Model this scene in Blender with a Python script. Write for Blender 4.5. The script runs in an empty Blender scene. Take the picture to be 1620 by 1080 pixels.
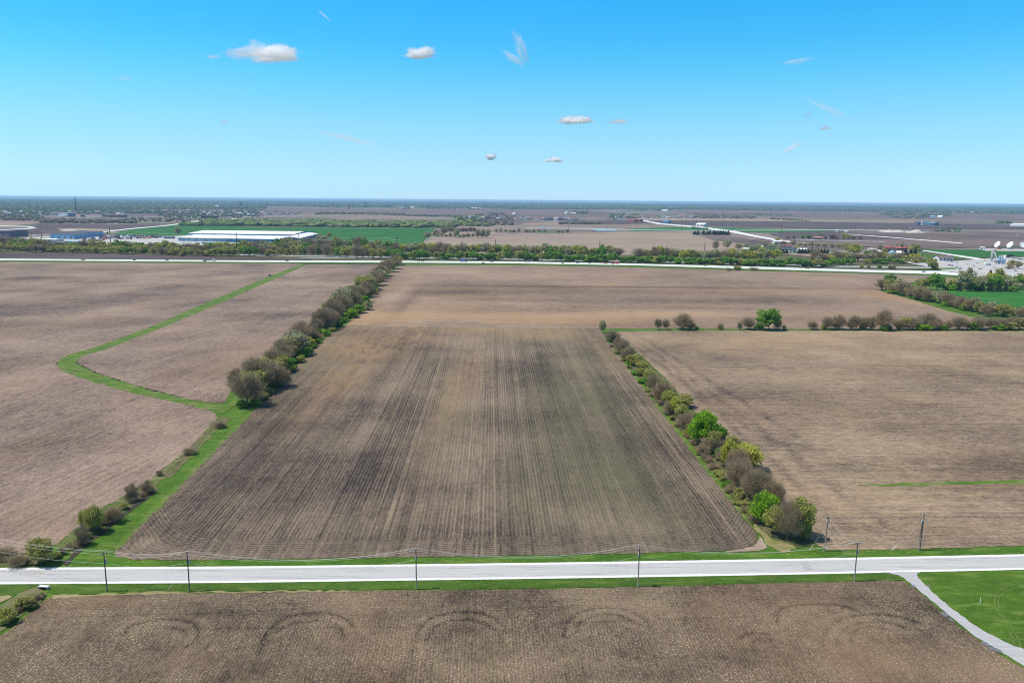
import bpy, bmesh, math, random
import numpy as np
from mathutils import Vector, Matrix, geometry
R = math.radians
random.seed(7); rng = np.random.default_rng(7)
scene = bpy.context.scene
COL = scene.collection

# ---------------------------------------------------------------- camera
F = 1260.0; CAMH = 100.0
PITCH = math.atan((540 - 316.6) / F); ROLL = math.atan(13 / 1620)
_r, _u = Vector((1, 0, 0)), Vector((0, math.sin(PITCH), math.cos(PITCH)))
FWD = Vector((0, math.cos(PITCH), -math.sin(PITCH)))
RT = _r * math.cos(ROLL) + _u * math.sin(ROLL)
UP = _u * math.cos(ROLL) - _r * math.sin(ROLL)
cam_d = bpy.data.cameras.new('camera'); cam = bpy.data.objects.new('camera', cam_d); COL.objects.link(cam)
cam_d.sensor_width = 36; cam_d.lens = F / 1620 * 36
cam_d.clip_start = 1; cam_d.clip_end = 200000
m = Matrix.Identity(4)
for i in range(3):
    m[i][0] = RT[i]; m[i][1] = UP[i]; m[i][2] = -FWD[i]
m[2][3] = CAMH
cam.matrix_world = m
scene.camera = cam

# ---------------------------------------------------------------- sky, sun, exposure
SUN_EL = 62.0; HAZE = 3.9e-5
scene.view_settings.view_transform = 'Standard'; scene.view_settings.look = 'None'
scene.view_settings.exposure = 0.0; scene.view_settings.gamma = 1.0
world = bpy.data.worlds.new('World'); scene.world = world; world.use_nodes = True
wt = world.node_tree; wt.nodes.clear()
sky = wt.nodes.new('ShaderNodeTexSky'); sky.sky_type = 'NISHITA'; sky.sun_disc = False
sky.sun_elevation = R(SUN_EL); sky.sun_rotation = R(-92); sky.altitude = 200
sky.air_density = 1.0; sky.dust_density = 0.25; sky.ozone_density = 2.0
# the air's own colour: a clear blue spring sky, paler and less yellow towards the horizon than the model gives
tcn = wt.nodes.new('ShaderNodeTexCoord'); sxyz = wt.nodes.new('ShaderNodeSeparateXYZ'); ramp = wt.nodes.new('ShaderNodeValToRGB')
vm = wt.nodes.new('ShaderNodeVectorMath'); vm.operation = 'MULTIPLY'; vs4 = wt.nodes.new('ShaderNodeVectorMath'); vs4.operation = 'SCALE'; vs4.inputs['Scale'].default_value = 4.0
STOPS = [(0, .15, .246, .42), (.0111, .1403, .2308, .3852), (.0491, .1422, .2248, .3091), (.0864, .1355, .2387, .2924), (.1228, .106, .2522, .2984), (.1582, .0706, .2554, .313), (.1858, .0538, .2513, .3281), (.2245, .0387, .2569, .3501), (.5, .20, .24, .25), (1, .22, .24, .25)]
while len(ramp.color_ramp.elements) < len(STOPS): ramp.color_ramp.elements.new(.5)
for e_, s_ in zip(ramp.color_ramp.elements, STOPS): e_.position = s_[0]
for e_, s_ in zip(ramp.color_ramp.elements, STOPS): e_.color = (*s_[1:], 1)
wt.links.new(tcn.outputs['Generated'], sxyz.inputs[0]); wt.links.new(sxyz.outputs['Z'], ramp.inputs[0])
wt.links.new(ramp.outputs[0], vs4.inputs[0]); wt.links.new(sky.outputs[0], vm.inputs[0]); wt.links.new(vs4.outputs[0], vm.inputs[1])
bg = wt.nodes.new('ShaderNodeBackground'); bg.inputs[1].default_value = 0.135
wo = wt.nodes.new('ShaderNodeOutputWorld')
wt.links.new(vm.outputs[0], bg.inputs[0]); wt.links.new(bg.outputs[0], wo.inputs[0])
sd_ = bpy.data.lights.new('sun', 'SUN'); sd_.energy = 4.7; sd_.angle = R(0.53); sd_.color = (1, 0.94, 0.85)
sun = bpy.data.objects.new('sun', sd_); COL.objects.link(sun)
sun.rotation_euler = (Vector((math.cos(R(SUN_EL)), 0.04, -math.sin(R(SUN_EL))))).to_track_quat('-Z', 'Y').to_euler()
scene.cycles.volume_bounces = 40; scene.cycles.max_bounces = 42
scene.cycles.diffuse_bounces = 2; scene.cycles.glossy_bounces = 2; scene.cycles.transmission_bounces = 2; scene.cycles.transparent_max_bounces = 6
scene.cycles.filter_width = 1.05; scene.cycles.use_denoising = True; scene.cycles.denoiser = 'OPENIMAGEDENOISE'; scene.cycles.denoising_prefilter = 'NONE'
scene.cycles.caustics_reflective = False; scene.cycles.caustics_refractive = False

# ---------------------------------------------------------------- pixel <-> world
def ray(px, py):
    return FWD + RT * ((px - 810) / F) + UP * ((540 - py) / F)
def W(px, py, z=0.0):
    d = ray(px, py); t = (z - CAMH) / d.z
    return Vector((d.x * t, d.y * t, z))
def proj(p):
    v = Vector(p) - Vector((0, 0, CAMH)); zc = v.dot(FWD)
    return 810 + F * v.dot(RT) / zc, 540 - F * v.dot(UP) / zc, zc
def hgt(px, by, ty):
    b = W(px, by); lo, hi = 0.0, 150.0
    for _ in range(40):
        mid = (lo + hi) / 2
        if proj((b.x, b.y, mid))[1] > ty: lo = mid
        else: hi = mid
    return lo
def mpp(px, py):      # metres per photo pixel there
    return proj(W(px, py))[2] / F

# ---------------------------------------------------------------- objects
def tag(o, label=None, cat=None, group=None, kind=None):
    if label: o['label'] = label
    if cat: o['category'] = cat
    if group: o['group'] = group
    if kind: o['kind'] = kind
    return o
def link(o, parent=None):
    COL.objects.link(o)
    if parent is not None: o.parent = parent
    return o
def empty(name, loc, rz=0):
    o = bpy.data.objects.new(name, None); o.empty_display_size = 1; o.location = loc; o.rotation_euler[2] = rz
    return link(o)
def kids(o): return [c for c in COL.objects if c.parent == o]
def copy_tree(o, parent=None, ch_map=None):
    c = o.copy(); link(c, parent)
    for ch in (ch_map[o] if ch_map and o in ch_map else list(o.children)): copy_tree(ch, c)
    return c
def np_mesh(name, verts, faces, mat=None, smooth=False):
    """faces: (n,k) int array"""
    verts = np.asarray(verts, dtype=np.float32).reshape(-1, 3); faces = np.asarray(faces, dtype=np.int32)
    n, k = faces.shape
    me = bpy.data.meshes.new(name)
    me.vertices.add(len(verts)); me.vertices.foreach_set('co', verts.ravel())
    me.loops.add(n * k); me.loops.foreach_set('vertex_index', faces.ravel())
    me.polygons.add(n); me.polygons.foreach_set('loop_start', np.arange(0, n * k, k, dtype=np.int32))
    me.update(calc_edges=True)
    if smooth: me.polygons.foreach_set('use_smooth', np.ones(n, dtype=bool))
    if mat: me.materials.append(mat)
    return me
class MB:
    """collects boxes, tubes, quads; builds ONE mesh object"""
    def __init__(s): s.v = []; s.f = []
    def add(s, vs, fs):
        n = len(s.v); s.v += [tuple(v) for v in vs]; s.f += [tuple(i + n for i in f) for f in fs]; return s
    def box(s, c, size, rz=0, rx=0, ry=0, taper=1.0):
        x, y, z = size[0] / 2, size[1] / 2, size[2] / 2
        M = Matrix.Translation(c) @ Matrix.Rotation(rz, 4, 'Z') @ Matrix.Rotation(ry, 4, 'Y') @ Matrix.Rotation(rx, 4, 'X')
        vs = [M @ Vector((a * x * (taper if c_ > 0 else 1), b * y * (taper if c_ > 0 else 1), c_ * z)) for c_ in (-1, 1) for a, b in ((-1, -1), (1, -1), (1, 1), (-1, 1))]
        return s.add(vs, [(0, 3, 2, 1), (4, 5, 6, 7), (0, 1, 5, 4), (1, 2, 6, 5), (2, 3, 7, 6), (3, 0, 4, 7)])
    def tube(s, pts, rad, n=8, cap=True):
        pts = [Vector(p) for p in pts]
        if not isinstance(rad, (list, tuple)): rad = [rad] * len(pts)
        rings = []
        base = len(s.v)
        for i, p in enumerate(pts):
            t = (pts[min(i + 1, len(pts) - 1)] - pts[max(i - 1, 0)])
            t = t.normalized() if t.length > 1e-9 else Vector((0, 0, 1))
            a = t.cross(Vector((0, 0, 1)))
            if a.length < 1e-3: a = Vector((1, 0, 0))
            a.normalize(); b = t.cross(a)
            s.v += [tuple(p + (a * math.cos(2 * math.pi * k / n) + b * math.sin(2 * math.pi * k / n)) * rad[i]) for k in range(n)]
        for i in range(len(pts) - 1):
            for k in range(n):
                k2 = (k + 1) % n
                s.f.append((base + i * n + k, base + i * n + k2, base + (i + 1) * n + k2, base + (i + 1) * n + k))
        if cap:
            s.f.append(tuple(base + k for k in range(n)))
            s.f.append(tuple(base + (len(pts) - 1) * n + k for k in range(n))[::-1])
        return s
    def lathe(s, prof, c=(0, 0, 0), n=16, M=None):
        base = len(s.v); M = M or Matrix.Translation(c)
        for r, z in prof:
            s.v += [tuple(M @ Vector((r * math.cos(2 * math.pi * k / n), r * math.sin(2 * math.pi * k / n), z))) for k in range(n)]
        for i in range(len(prof) - 1):
            for k in range(n):
                k2 = (k + 1) % n
                s.f.append((base + i * n + k, base + i * n + k2, base + (i + 1) * n + k2, base + (i + 1) * n + k))
        return s
    def mesh(s, name, mat, smooth=False):
        me = bpy.data.meshes.new(name); me.from_pydata(s.v, [], s.f); me.update()
        if mat: me.materials.append(mat)
        if smooth: me.polygons.foreach_set('use_smooth', [True] * len(me.polygons))
        return me
    def build(s, name, mat, parent=None, smooth=False):
        return link(bpy.data.objects.new(name, s.mesh(name, mat, smooth)), parent)

# ---------------------------------------------------------------- materials
class NT:
    def __init__(s, name):
        s.mat = bpy.data.materials.new(name); s.mat.use_nodes = True; s.t = s.mat.node_tree; s.t.nodes.clear()
        s.out = s.t.nodes.new('ShaderNodeOutputMaterial')
    def n(s, typ, **kw):
        nd = s.t.nodes.new(typ)
        for k, v in kw.items(): setattr(nd, k, v)
        return nd
    def put(s, sock, v):
        if hasattr(v, 'is_output') or isinstance(v, bpy.types.NodeSocket): s.t.links.new(v, sock)
        elif isinstance(v, (tuple, list)) and len(v) == 3 and sock.type == 'RGBA': sock.default_value = (*v, 1)
        else: sock.default_value = v
    def math(s, op, a, b=0.0, c=None, clamp=False):
        nd = s.n('ShaderNodeMath', operation=op, use_clamp=clamp); s.put(nd.inputs[0], a); s.put(nd.inputs[1], b)
        if c is not None: s.put(nd.inputs[2], c)
        return nd.outputs[0]
    def mix(s, f, a, b, mode='MIX'):
        nd = s.n('ShaderNodeMix', data_type='RGBA', blend_type=mode); s.put(nd.inputs[0], f); s.put(nd.inputs[6], a); s.put(nd.inputs[7], b); return nd.outputs[2]
    def pos(s): return s.n('ShaderNodeNewGeometry').outputs['Position']
    def obj(s): return s.n('ShaderNodeTexCoord').outputs['Object']
    def map(s, v, rz=0, sc=(1, 1, 1), loc=(0, 0, 0)):
        nd = s.n('ShaderNodeMapping'); s.put(nd.inputs[0], v); nd.inputs[1].default_value = loc; nd.inputs[2].default_value = (0, 0, rz); nd.inputs[3].default_value = sc; return nd.outputs[0]
    def noise(s, v, scale, detail=3, rough=.5, dist=0):
        nd = s.n('ShaderNodeTexNoise'); s.put(nd.inputs['Vector'], v); nd.inputs['Scale'].default_value = scale; nd.inputs['Detail'].default_value = detail
        nd.inputs['Roughness'].default_value = rough; nd.inputs['Distortion'].default_value = dist; return nd.outputs[0]
    def rng(s, v, a, b, c=0, d=1):
        nd = s.n('ShaderNodeMapRange'); s.put(nd.inputs[0], v)
        for i, x in enumerate((a, b, c, d)): nd.inputs[i + 1].default_value = x
        return nd.outputs[0]
    def attr(s, name): 
        nd = s.n('ShaderNodeAttribute', attribute_name=name); return nd.outputs['Fac']
    def attrc(s, name):
        nd = s.n('ShaderNodeAttribute', attribute_name=name); return nd.outputs['Color']
    def sep(s, v):
        nd = s.n('ShaderNodeSeparateXYZ'); s.put(nd.inputs[0], v); return nd.outputs
    def done(s, color, rough=.9, metal=0, spec=.2, bump=None, bstr=.3, bdist=.1, transl=0):
        p = s.n('ShaderNodeBsdfPrincipled'); s.put(p.inputs['Base Color'], color); s.put(p.inputs['Roughness'], rough); s.put(p.inputs['Metallic'], metal)
        p.inputs['Specular IOR Level'].default_value = spec
        if bump is not None:
            b = s.n('ShaderNodeBump'); b.inputs['Strength'].default_value = bstr; b.inputs['Distance'].default_value = bdist; s.put(b.inputs['Height'], bump); s.t.links.new(b.outputs[0], p.inputs['Normal'])
        sh = p.outputs[0]
        if transl:
            tr = s.n('ShaderNodeBsdfTranslucent'); s.put(tr.inputs[0], color); mx = s.n('ShaderNodeMixShader'); mx.inputs[0].default_value = transl
            s.t.links.new(sh, mx.inputs[1]); s.t.links.new(tr.outputs[0], mx.inputs[2]); sh = mx.outputs[0]
        s.t.links.new(sh, s.out.inputs[0]); return s.mat

def soil(name, dark, light, rot=-2, spacing=0.76, row=.25, patch=.5, pscale=.012, streak=.3, fine=.25, speck=.3, tint=None, tintamt=0, attrs=False, head=0, tram=0, residue=(.42, .33, .22), bands=0, grain=.0, gs=2.8, hue=.55, lines=0, warm=None):
    t = NT(name); P = t.pos()
    Q = t.map(P, rz=R(rot))                       # x across the rows, y along them
    pn = t.noise(P, pscale, 6, .6)
    sn = t.noise(t.map(Q, sc=(.22, .008, 1)), 1, 4, .6)
    sn2 = t.noise(t.map(Q, sc=(1.5, .010, 1)), 1, 4, .75)
    fn = t.noise(t.map(Q, sc=(1.6, .5, 1)), 1, 4, .65)
    gn = t.noise(P, 0.9, 5, .75)
    sn3 = t.noise(t.map(Q, sc=(.55, .055, 1), loc=(3, 9, 0)), 1, 6, .82)
    cl = t.noise(P, .22, 6, .8)
    x = t.sep(Q)[0]
    ish = None
    if head:
        sd = t.attr('sd'); ish = t.math('LESS_THAN', t.math('ADD', sd, t.math('MULTIPLY', t.math('SUBTRACT', fn, .5), 7)), head)
        xm = t.n('ShaderNodeMix', data_type='FLOAT'); t.put(xm.inputs[0], ish); t.put(xm.inputs[2], x); t.put(xm.inputs[3], sd); x = xm.outputs[0]
    u = t.math('ADD', t.math('MULTIPLY', x, 2 * math.pi / spacing), t.math('MULTIPLY', fn, 1.5))
    rw = t.math('SINE', u)
    # groups of rows (planter passes) a few metres wide
    rw2 = t.math('SINE', t.math('ADD', t.math('MULTIPLY', x, 2 * math.pi / (spacing * 6.0)), t.math('MULTIPLY', sn, 5)))
    f = t.math('ADD', .5, t.math('MULTIPLY', t.math('SUBTRACT', pn, .5), patch * 4.5))
    f = t.math('ADD', f, t.math('MULTIPLY', t.math('SUBTRACT', sn, .5), streak * 3))
    f = t.math('ADD', f, t.math('MULTIPLY', t.math('SUBTRACT', sn2, .5), streak * 4.5))
    f = t.math('ADD', f, t.math('MULTIPLY', t.math('SUBTRACT', sn3, .5), streak * 6))
    f = t.math('ADD', f, t.math('MULTIPLY', t.math('SUBTRACT', cl, .5), fine * 5))
    if grain:
        g1 = t.noise(t.map(Q, sc=(gs, gs * .45, 1)), 1, 2, .6); g2 = t.noise(t.map(Q, sc=(gs * .42, gs * .13, 1), loc=(5, 1, 0)), 1, 2, .6)
        f = t.math('ADD', f, t.math('MULTIPLY', t.math('SUBTRACT', g1, .5), grain * 3)); f = t.math('ADD', f, t.math('MULTIPLY', t.math('SUBTRACT', g2, .5), grain * 2.4))
    if bands: f = t.math('ADD', f, t.math('MULTIPLY', t.math('SUBTRACT', t.noise(t.map(Q, sc=(.10, .0016, 1), loc=(7, 3, 0)), 1, 5, .72), .5), bands * 3))
    f = t.math('ADD', f, t.math('MULTIPLY', t.math('SUBTRACT', fn, .5), fine * 4.5))
    f = t.math('ADD', f, t.math('MULTIPLY', t.math('SUBTRACT', gn, .5), fine * 6))
    ra = t.math('MULTIPLY', row, t.rng(t.noise(P, .03, 3), .3, .7, .45, 1.3))
    f = t.math('ADD', f, t.math('MULTIPLY', t.rng(rw, .1, 1, -.35, 1), ra)); f = t.math('ADD', f, t.math('MULTIPLY', rw2, row * .14))
    if lines:     # single rows that hold more straw
        l1 = t.noise(t.map(Q, sc=(.85, .0012, 1), loc=(19, 4, 0)), 1, 2, .5); l2 = t.noise(t.map(Q, sc=(.4, .03, 1), loc=(2, 8, 0)), 1, 3, .6)
        f = t.math('ADD', f, t.math('MULTIPLY', t.rng(l1, .60, .68), t.math('MULTIPLY', t.rng(l2, .38, .60), lines)))
        f = t.math('SUBTRACT', f, t.math('MULTIPLY', t.rng(l1, .40, .33), lines * .35))
    if tram:
        tm = t.math('PINGPONG', t.math('ADD', x, t.math('MULTIPLY', sn, 2)), tram)
        f = t.math('SUBTRACT', f, t.rng(tm, 0, 1.6, .35, 0))
    if attrs:
        f = t.math('ADD', f, t.attr('tone'))
    f = t.math('MINIMUM', t.math('MAXIMUM', f, 0), 1)
    c = t.mix(f, dark, light)
    if warm: c = t.mix(t.math('MULTIPLY', t.attr('warm'), t.rng(t.noise(t.map(Q, sc=(.3, .06, 1)), 1, 5, .7), .38, .58, .25, 1.0), clamp=True), c, warm)
    if hue:
        hn = t.noise(t.map(Q, sc=(.35, .03, 1), loc=(11, 2, 0)), 1, 6, .7)
        c = t.mix(hue, c, t.mix(t.rng(hn, .38, .62), (1.05, .95, .99), (.99, 1.02, .86)), 'MULTIPLY')
    if speck:
        sp = t.noise(t.map(Q, sc=(1, .7, 1)), 2.6, 2, .5)
        sp = t.math('MULTIPLY', t.rng(sp, .56, .68), t.math('MULTIPLY', speck, t.rng(t.noise(P, .06, 4, .7), .35, .65, .2, 1.4)))
        c = t.mix(sp, c, residue)
    if tint:
        tn = t.rng(t.noise(t.map(Q, sc=(1, .35, 1), loc=(31, 17, 0)), .02, 4, .6), .45, .7)
        if attrs: tn = t.math('ADD', t.math('MULTIPLY', tn, .5), t.attr('weed'), clamp=True)
        c = t.mix(t.math('MULTIPLY', tn, tintamt), c, tint)
    return t.done(c, .95, spec=.1, bump=t.math('ADD', t.math('MULTIPLY', rw, .5 if row > .1 else 0), gn), bstr=.5, bdist=.08)

def grass(name, a, b, c_, patch=.05, dandelion=.0, scale=1.0, dry=(.17, .17, .05)):
    t = NT(name); P = t.pos()
    n1 = t.noise(P, patch, 5, .6); n2 = t.noise(P, .9 * scale, 5, .7); n3 = t.noise(t.map(P, sc=(.3, 1, 1)), .35 * scale, 3, .6)
    f = t.math('ADD', t.math('MULTIPLY', n1, .9), t.math('MULTIPLY', n2, .8)); f = t.rng(f, .6, 1.1)
    c = t.mix(f, a, b)
    c = t.mix(t.rng(n3, .50, .68, 0, .85), c, c_)
    c = t.mix(t.rng(t.noise(P, patch * 3, 6, .7), .54, .72, 0, .42), c, dry)
    if dandelion: c = t.mix(t.math('MULTIPLY', t.rng(t.noise(P, 1.7, 1), .69, .73), dandelion), c, (.6, .48, .05))
    return t.done(c, .9, spec=.15, bump=n2, bstr=.8, bdist=.25)

def plain(name, col, rough=.7, metal=0, var=.15, scale=.6, spec=.3):
    t = NT(name); n = t.noise(t.obj(), scale, 4, .65)
    d = tuple(x * (1 - var) for x in col); l = tuple(min(1, x * (1 + var)) for x in col)
    return t.done(t.mix(t.rng(n, .3, .7), d, l), rough, metal, spec)

def foliage(name, a, b, c_, transl=.3, gain=2.0):
    if 'twig' in name: gain = 2.0
    if 'buds' in name: gain = 2.8
    t = NT(name); P = t.obj()
    rnd = t.n('ShaderNodeObjectInfo').outputs['Random']
    n1 = t.noise(P, 4.0, 3, .6); tone = t.attr('tone')
    c = t.mix(t.math('ADD', t.math('MULTIPLY', tone, .7), t.math('MULTIPLY', n1, .4), clamp=True), a, b)
    c = t.mix(t.math('MULTIPLY', rnd, .55), c, c_); c = t.mix(1.0, c, (gain, gain, gain), 'MULTIPLY')
    return t.done(c, .85, spec=.1, transl=transl)
# ---------------------------------------------------------------- setting helpers
def struct(o): o['kind'] = 'structure'; return o
def dense(pts, step):
    out = []
    for i, a in enumerate(pts):
        b = pts[(i + 1) % len(pts)]; n = max(1, int((b - a).length / step))
        out += [a.lerp(b, k / n) for k in range(n)]
    return out
def pt_seg(px, py, a, b):
    ax, ay = a; bx, by = b; dx, dy = bx - ax, by - ay; L = dx * dx + dy * dy + 1e-9
    t = np.clip(((px - ax) * dx + (py - ay) * dy) / L, 0, 1)
    return np.hypot(px - ax - t * dx, py - ay - t * dy)
def inside(px, py, poly):
    r = np.zeros(px.shape, bool); n = len(poly)
    for i in range(n):
        x1, y1 = poly[i]; x2, y2 = poly[(i + 1) % n]
        if y1 == y2: continue
        c = ((y1 > py) != (y2 > py)) & (px < (x2 - x1) * (py - y1) / (y2 - y1) + x1)
        r ^= c
    return r
def sheet(name, px, mat, z=0.0, step=0, jit=0, attrs=None, world=False):
    """flat ground sheet from an outline; STEP: inner grid spacing for vertex attributes"""
    pts = [Vector((p[0], p[1])) if world else Vector(W(*p)[:2]) for p in px]
    if jit:
        d = []
        for p in dense(pts, max(jit * 3, 1.5)):
            d.append(p + Vector((random.uniform(-jit, jit), random.uniform(-jit, jit))))
        pts = d
    P = [(p.x, p.y) for p in pts]
    if step:
        xs = [p[0] for p in P]; ys = [p[1] for p in P]
        gx, gy = np.meshgrid(np.arange(min(xs), max(xs), step), np.arange(min(ys), max(ys), step))
        gx = (gx + rng.uniform(-.1, .1, gx.shape) * step).ravel(); gy = (gy + rng.uniform(-.1, .1, gy.shape) * step).ravel()
        ok = inside(gx, gy, P)
        allp = P + list(zip(gx[ok], gy[ok])); n = len(P)
        v, e, f, *_ = geometry.delaunay_2d_cdt([Vector(p) for p in allp], [(i, (i + 1) % n) for i in range(n)], [], 1, 1e-4)
        v = [(a.x, a.y, z) for a in v]
        me = bpy.data.meshes.new(name); me.from_pydata(v, [], f); me.update()
    else:
        tr = geometry.tessellate_polygon([[Vector((p[0], p[1], 0)) for p in P]])
        me = bpy.data.meshes.new(name); me.from_pydata([(p[0], p[1], z) for p in P], [], [tuple(t) for t in tr]); me.update()
    bm = bmesh.new(); bm.from_mesh(me)
    for f_ in bm.faces:
        f_.normal_update()
        if f_.normal.z < 0: f_.normal_flip()
    bm.to_mesh(me); bm.free()
    me.materials.append(mat)
    if attrs:
        co = np.empty(len(me.vertices) * 3, np.float32); me.vertices.foreach_get('co', co); co = co.reshape(-1, 3)
        for k, fn in attrs.items():
            at = me.attributes.new(k, 'FLOAT', 'POINT'); at.data.foreach_set('value', fn(co[:, 0].astype(float), co[:, 1].astype(float)).astype(np.float32))
    return struct(link(bpy.data.objects.new(name, me)))
def smooth_line(pts, n=8):
    out = []
    P = [Vector(p) for p in pts]
    for i in range(len(P) - 1):
        p0, p1, p2, p3 = P[max(i - 1, 0)], P[i], P[i + 1], P[min(i + 2, len(P) - 1)]
        for k in range(n):
            t = k / n
            out.append(.5 * ((2 * p1) + (p2 - p0) * t + (2 * p0 - 5 * p1 + 4 * p2 - p3) * t * t + (3 * p1 - p0 - 3 * p2 + p3) * t ** 3))
    out.append(P[-1]); return [tuple(p) for p in out]
def ribbon(name, line, width, mat, z, uv=False):
    """a strip of constant width along a world polyline"""
    P = [Vector(p[:2]) for p in line]; v = []; L = 0
    for i, p in enumerate(P):
        t = (P[min(i + 1, len(P) - 1)] - P[max(i - 1, 0)]).normalized(); nrm = Vector((-t.y, t.x))
        v += [(*(p - nrm * width / 2), z), (*(p + nrm * width / 2), z)]
    f = [(2 * i, 2 * i + 2, 2 * i + 3, 2 * i + 1) for i in range(len(P) - 1)]
    me = bpy.data.meshes.new(name); me.from_pydata(v, [], f); me.update(); me.materials.append(mat)
    return struct(link(bpy.data.objects.new(name, me)))
def blobs(lst):
    """soil tone patches: (px, py, rx_px, ry_px, strength)"""
    B = []
    for px, py, rx, ry, s in lst:
        c = W(px, py); B.append((c.x, c.y, rx * mpp(px, py), abs(W(px, py - ry)[1] - c.y), s))
    def fn(x, y):
        o = np.zeros_like(x)
        for cx, cy, a, b, s in B: o += s * np.exp(-(((x - cx) / a) ** 2 + ((y - cy) / b) ** 2))
        return o
    return fn

# ---------------------------------------------------------------- materials of the ground
M_soil_c = soil('soil_center', (.042, .032, .030), (.262, .200, .140), rot=-1.5, spacing=1.27, lines=.45, warm=(.30, .195, .10), row=.23, patch=.38, streak=.14, fine=.10, speck=.20, bands=.24, tint=(.085, .092, .042), tintamt=.55, attrs=True, head=17, residue=(.50, .41, .30), grain=.26, gs=1.9)
M_soil_f = soil('soil_front', (.028, .021, .019), (.210, .155, .102), rot=-2, spacing=.78, row=.17, patch=.45, pscale=.03, streak=.06, fine=.10, speck=.60, attrs=True, tint=(.20, .115, .06), tintamt=.45, residue=(.52, .42, .28), grain=.38, gs=2.6, head=13)
M_soil_w = soil('soil_west', (.064, .047, .045), (.340, .252, .192), rot=9, spacing=1.5, row=.05, patch=.36, streak=.17, fine=.08, speck=.30, residue=(.52, .43, .31), attrs=True, tint=(.26, .165, .09), tintamt=.4, grain=.42, gs=1.3)
M_soil_r = soil('soil_right', (.070, .052, .046), (.358, .266, .176), rot=88, spacing=1.5, row=.04, patch=.38, streak=.19, fine=.08, speck=.30, residue=(.52, .42, .28), attrs=True, tint=(.27, .17, .08), tintamt=.4, grain=.42, gs=1.3)
M_soil_n = soil('soil_north', (.092, .067, .058), (.352, .260, .186), rot=89, spacing=2.5, row=.04, patch=.32, pscale=.006, streak=.17, fine=.07, speck=.1, attrs=True, tint=(.34, .195, .085), tintamt=.5, grain=.34, gs=.5)
M_dark = soil('soil_dark', (.058, .042, .043), (.135, .098, .098), rot=88, spacing=3, row=.05, patch=.4, pscale=.006, streak=.4, speck=0)
M_tan = soil('soil_tan', (.20, .150, .120), (.37, .285, .215), rot=88, spacing=3, row=.05, patch=.3, pscale=.005, streak=.4, speck=0)
M_purple = soil('soil_purple', (.085, .060, .055), (.22, .160, .140), rot=88, spacing=4, row=.03, patch=.5, pscale=.0022, streak=.5, speck=0)
M_mid = soil('soil_mid', (.15, .110, .090), (.29, .225, .18), rot=88, spacing=4, row=.03, patch=.5, pscale=.0022, streak=.5, speck=0)
M_grass = grass('grass_bright', (.032, .082, .007), (.078, .172, .014), (.125, .20, .030), dandelion=.5)
M_grass2 = grass('grass_rough', (.048, .096, .010), (.115, .20, .024), (.22, .21, .09), dry=(.27, .23, .11))
M_grass3 = grass('grass_dark', (.030, .070, .008), (.075, .145, .015), (.11, .165, .028), dandelion=.35)
M_dry = grass('grass_dry', (.19, .165, .06), (.38, .31, .17), (.13, .16, .03))
M_wheat = grass('wheat', (.016, .088, .012), (.030, .135, .018), (.04, .155, .022), patch=.008, scale=.1)
M_wheat2 = grass('wheat_near', (.018, .11, .015), (.035, .165, .02), (.05, .19, .03), patch=.01, scale=.2)

# ---------------------------------------------------------------- base ground
v = [(0, 0, -.6)] + [(60000 * math.cos(a), 60000 * math.sin(a), -.6) for a in np.linspace(0, 2 * math.pi, 65)[:-1]]
me = bpy.data.meshes.new('ground'); me.from_pydata(v, [], [(0, i, i % 64 + 1) for i in range(1, 65)]); me.update()
t = NT('far_ground'); P = t.pos()
vn = t.n('ShaderNodeTexVoronoi', feature='F1', distance='CHEBYCHEV'); t.put(vn.inputs['Vector'], t.map(P, rz=R(1.5), sc=(1 / 800, 1 / 800, 1))); vn.inputs['Randomness'].default_value = .55
cs = t.sep(vn.outputs['Color'])
c = t.mix(cs[0], (.13, .095, .08), (.27, .205, .165)); c = t.mix(t.math('GREATER_THAN', cs[1], .87), c, (.05, .12, .035)); c = t.mix(t.math('LESS_THAN', cs[1], .22), c, (.09, .068, .06))
c = t.mix(t.math('MULTIPLY', t.rng(t.noise(P, .004, 6, .65), .35, .65), .35), c, (.2, .16, .13))
me.materials.append(t.done(c, .95)); struct(link(bpy.data.objects.new('ground', me)))

# near grass base between the fields (verges, hedge bottoms, ditch)
sheet('grass_verge', [(-400, 1240), (-300, 820), (60, 820), (330, 600), (560, 450), (640, 411), (1700, 411 + 25), (1900, 470), (2100, 900), (2100, 1240)], M_grass, -.10)

# ---------------------------------------------------------------- central field
c_pts = [(186, 880.5), (181, 873), (196, 855), (215, 836), (300, 751), (352, 697), (396, 654), (441, 609), (470, 578), (500, 549), (528, 523), (548, 513), (700, 515.5), (800, 516), (947, 516.5), (957, 532), (1010, 602), (1100, 716), (1150, 778), (1185, 826), (1198, 846), (1199, 856), (1190, 865), (1150, 870.5), (1009, 874.5), (810, 878.5), (655, 881), (405, 884), (300, 885), (215, 884.5)]
CW = [W(*p)[:2] for p in c_pts]
def sd_center(x, y):
    d = np.full(x.shape, 1e9); n = len(CW)
    # the near end and both sides; far end left out
    segs = list(range(0, 11)) + list(range(14, n))
    far_ = np.clip((y - W(655, 850)[1]) / 25, 0, 4) * 12          # the sides only count near the road end
    acc = np.zeros(x.shape)
    for grp, add in ((list(range(0, 11)), far_), (list(range(14, 24)), far_), (list(range(24, n)), 0)):
        dd = np.full(x.shape, 1e9)
        for i in grp: dd = np.minimum(dd, pt_seg(x, y, CW[i], CW[(i + 1) % n]))
        acc += np.exp(-(dd + add) / 9.0)
    return np.maximum(-9.0 * np.log(acc + 1e-9) + 4, 0)
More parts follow.
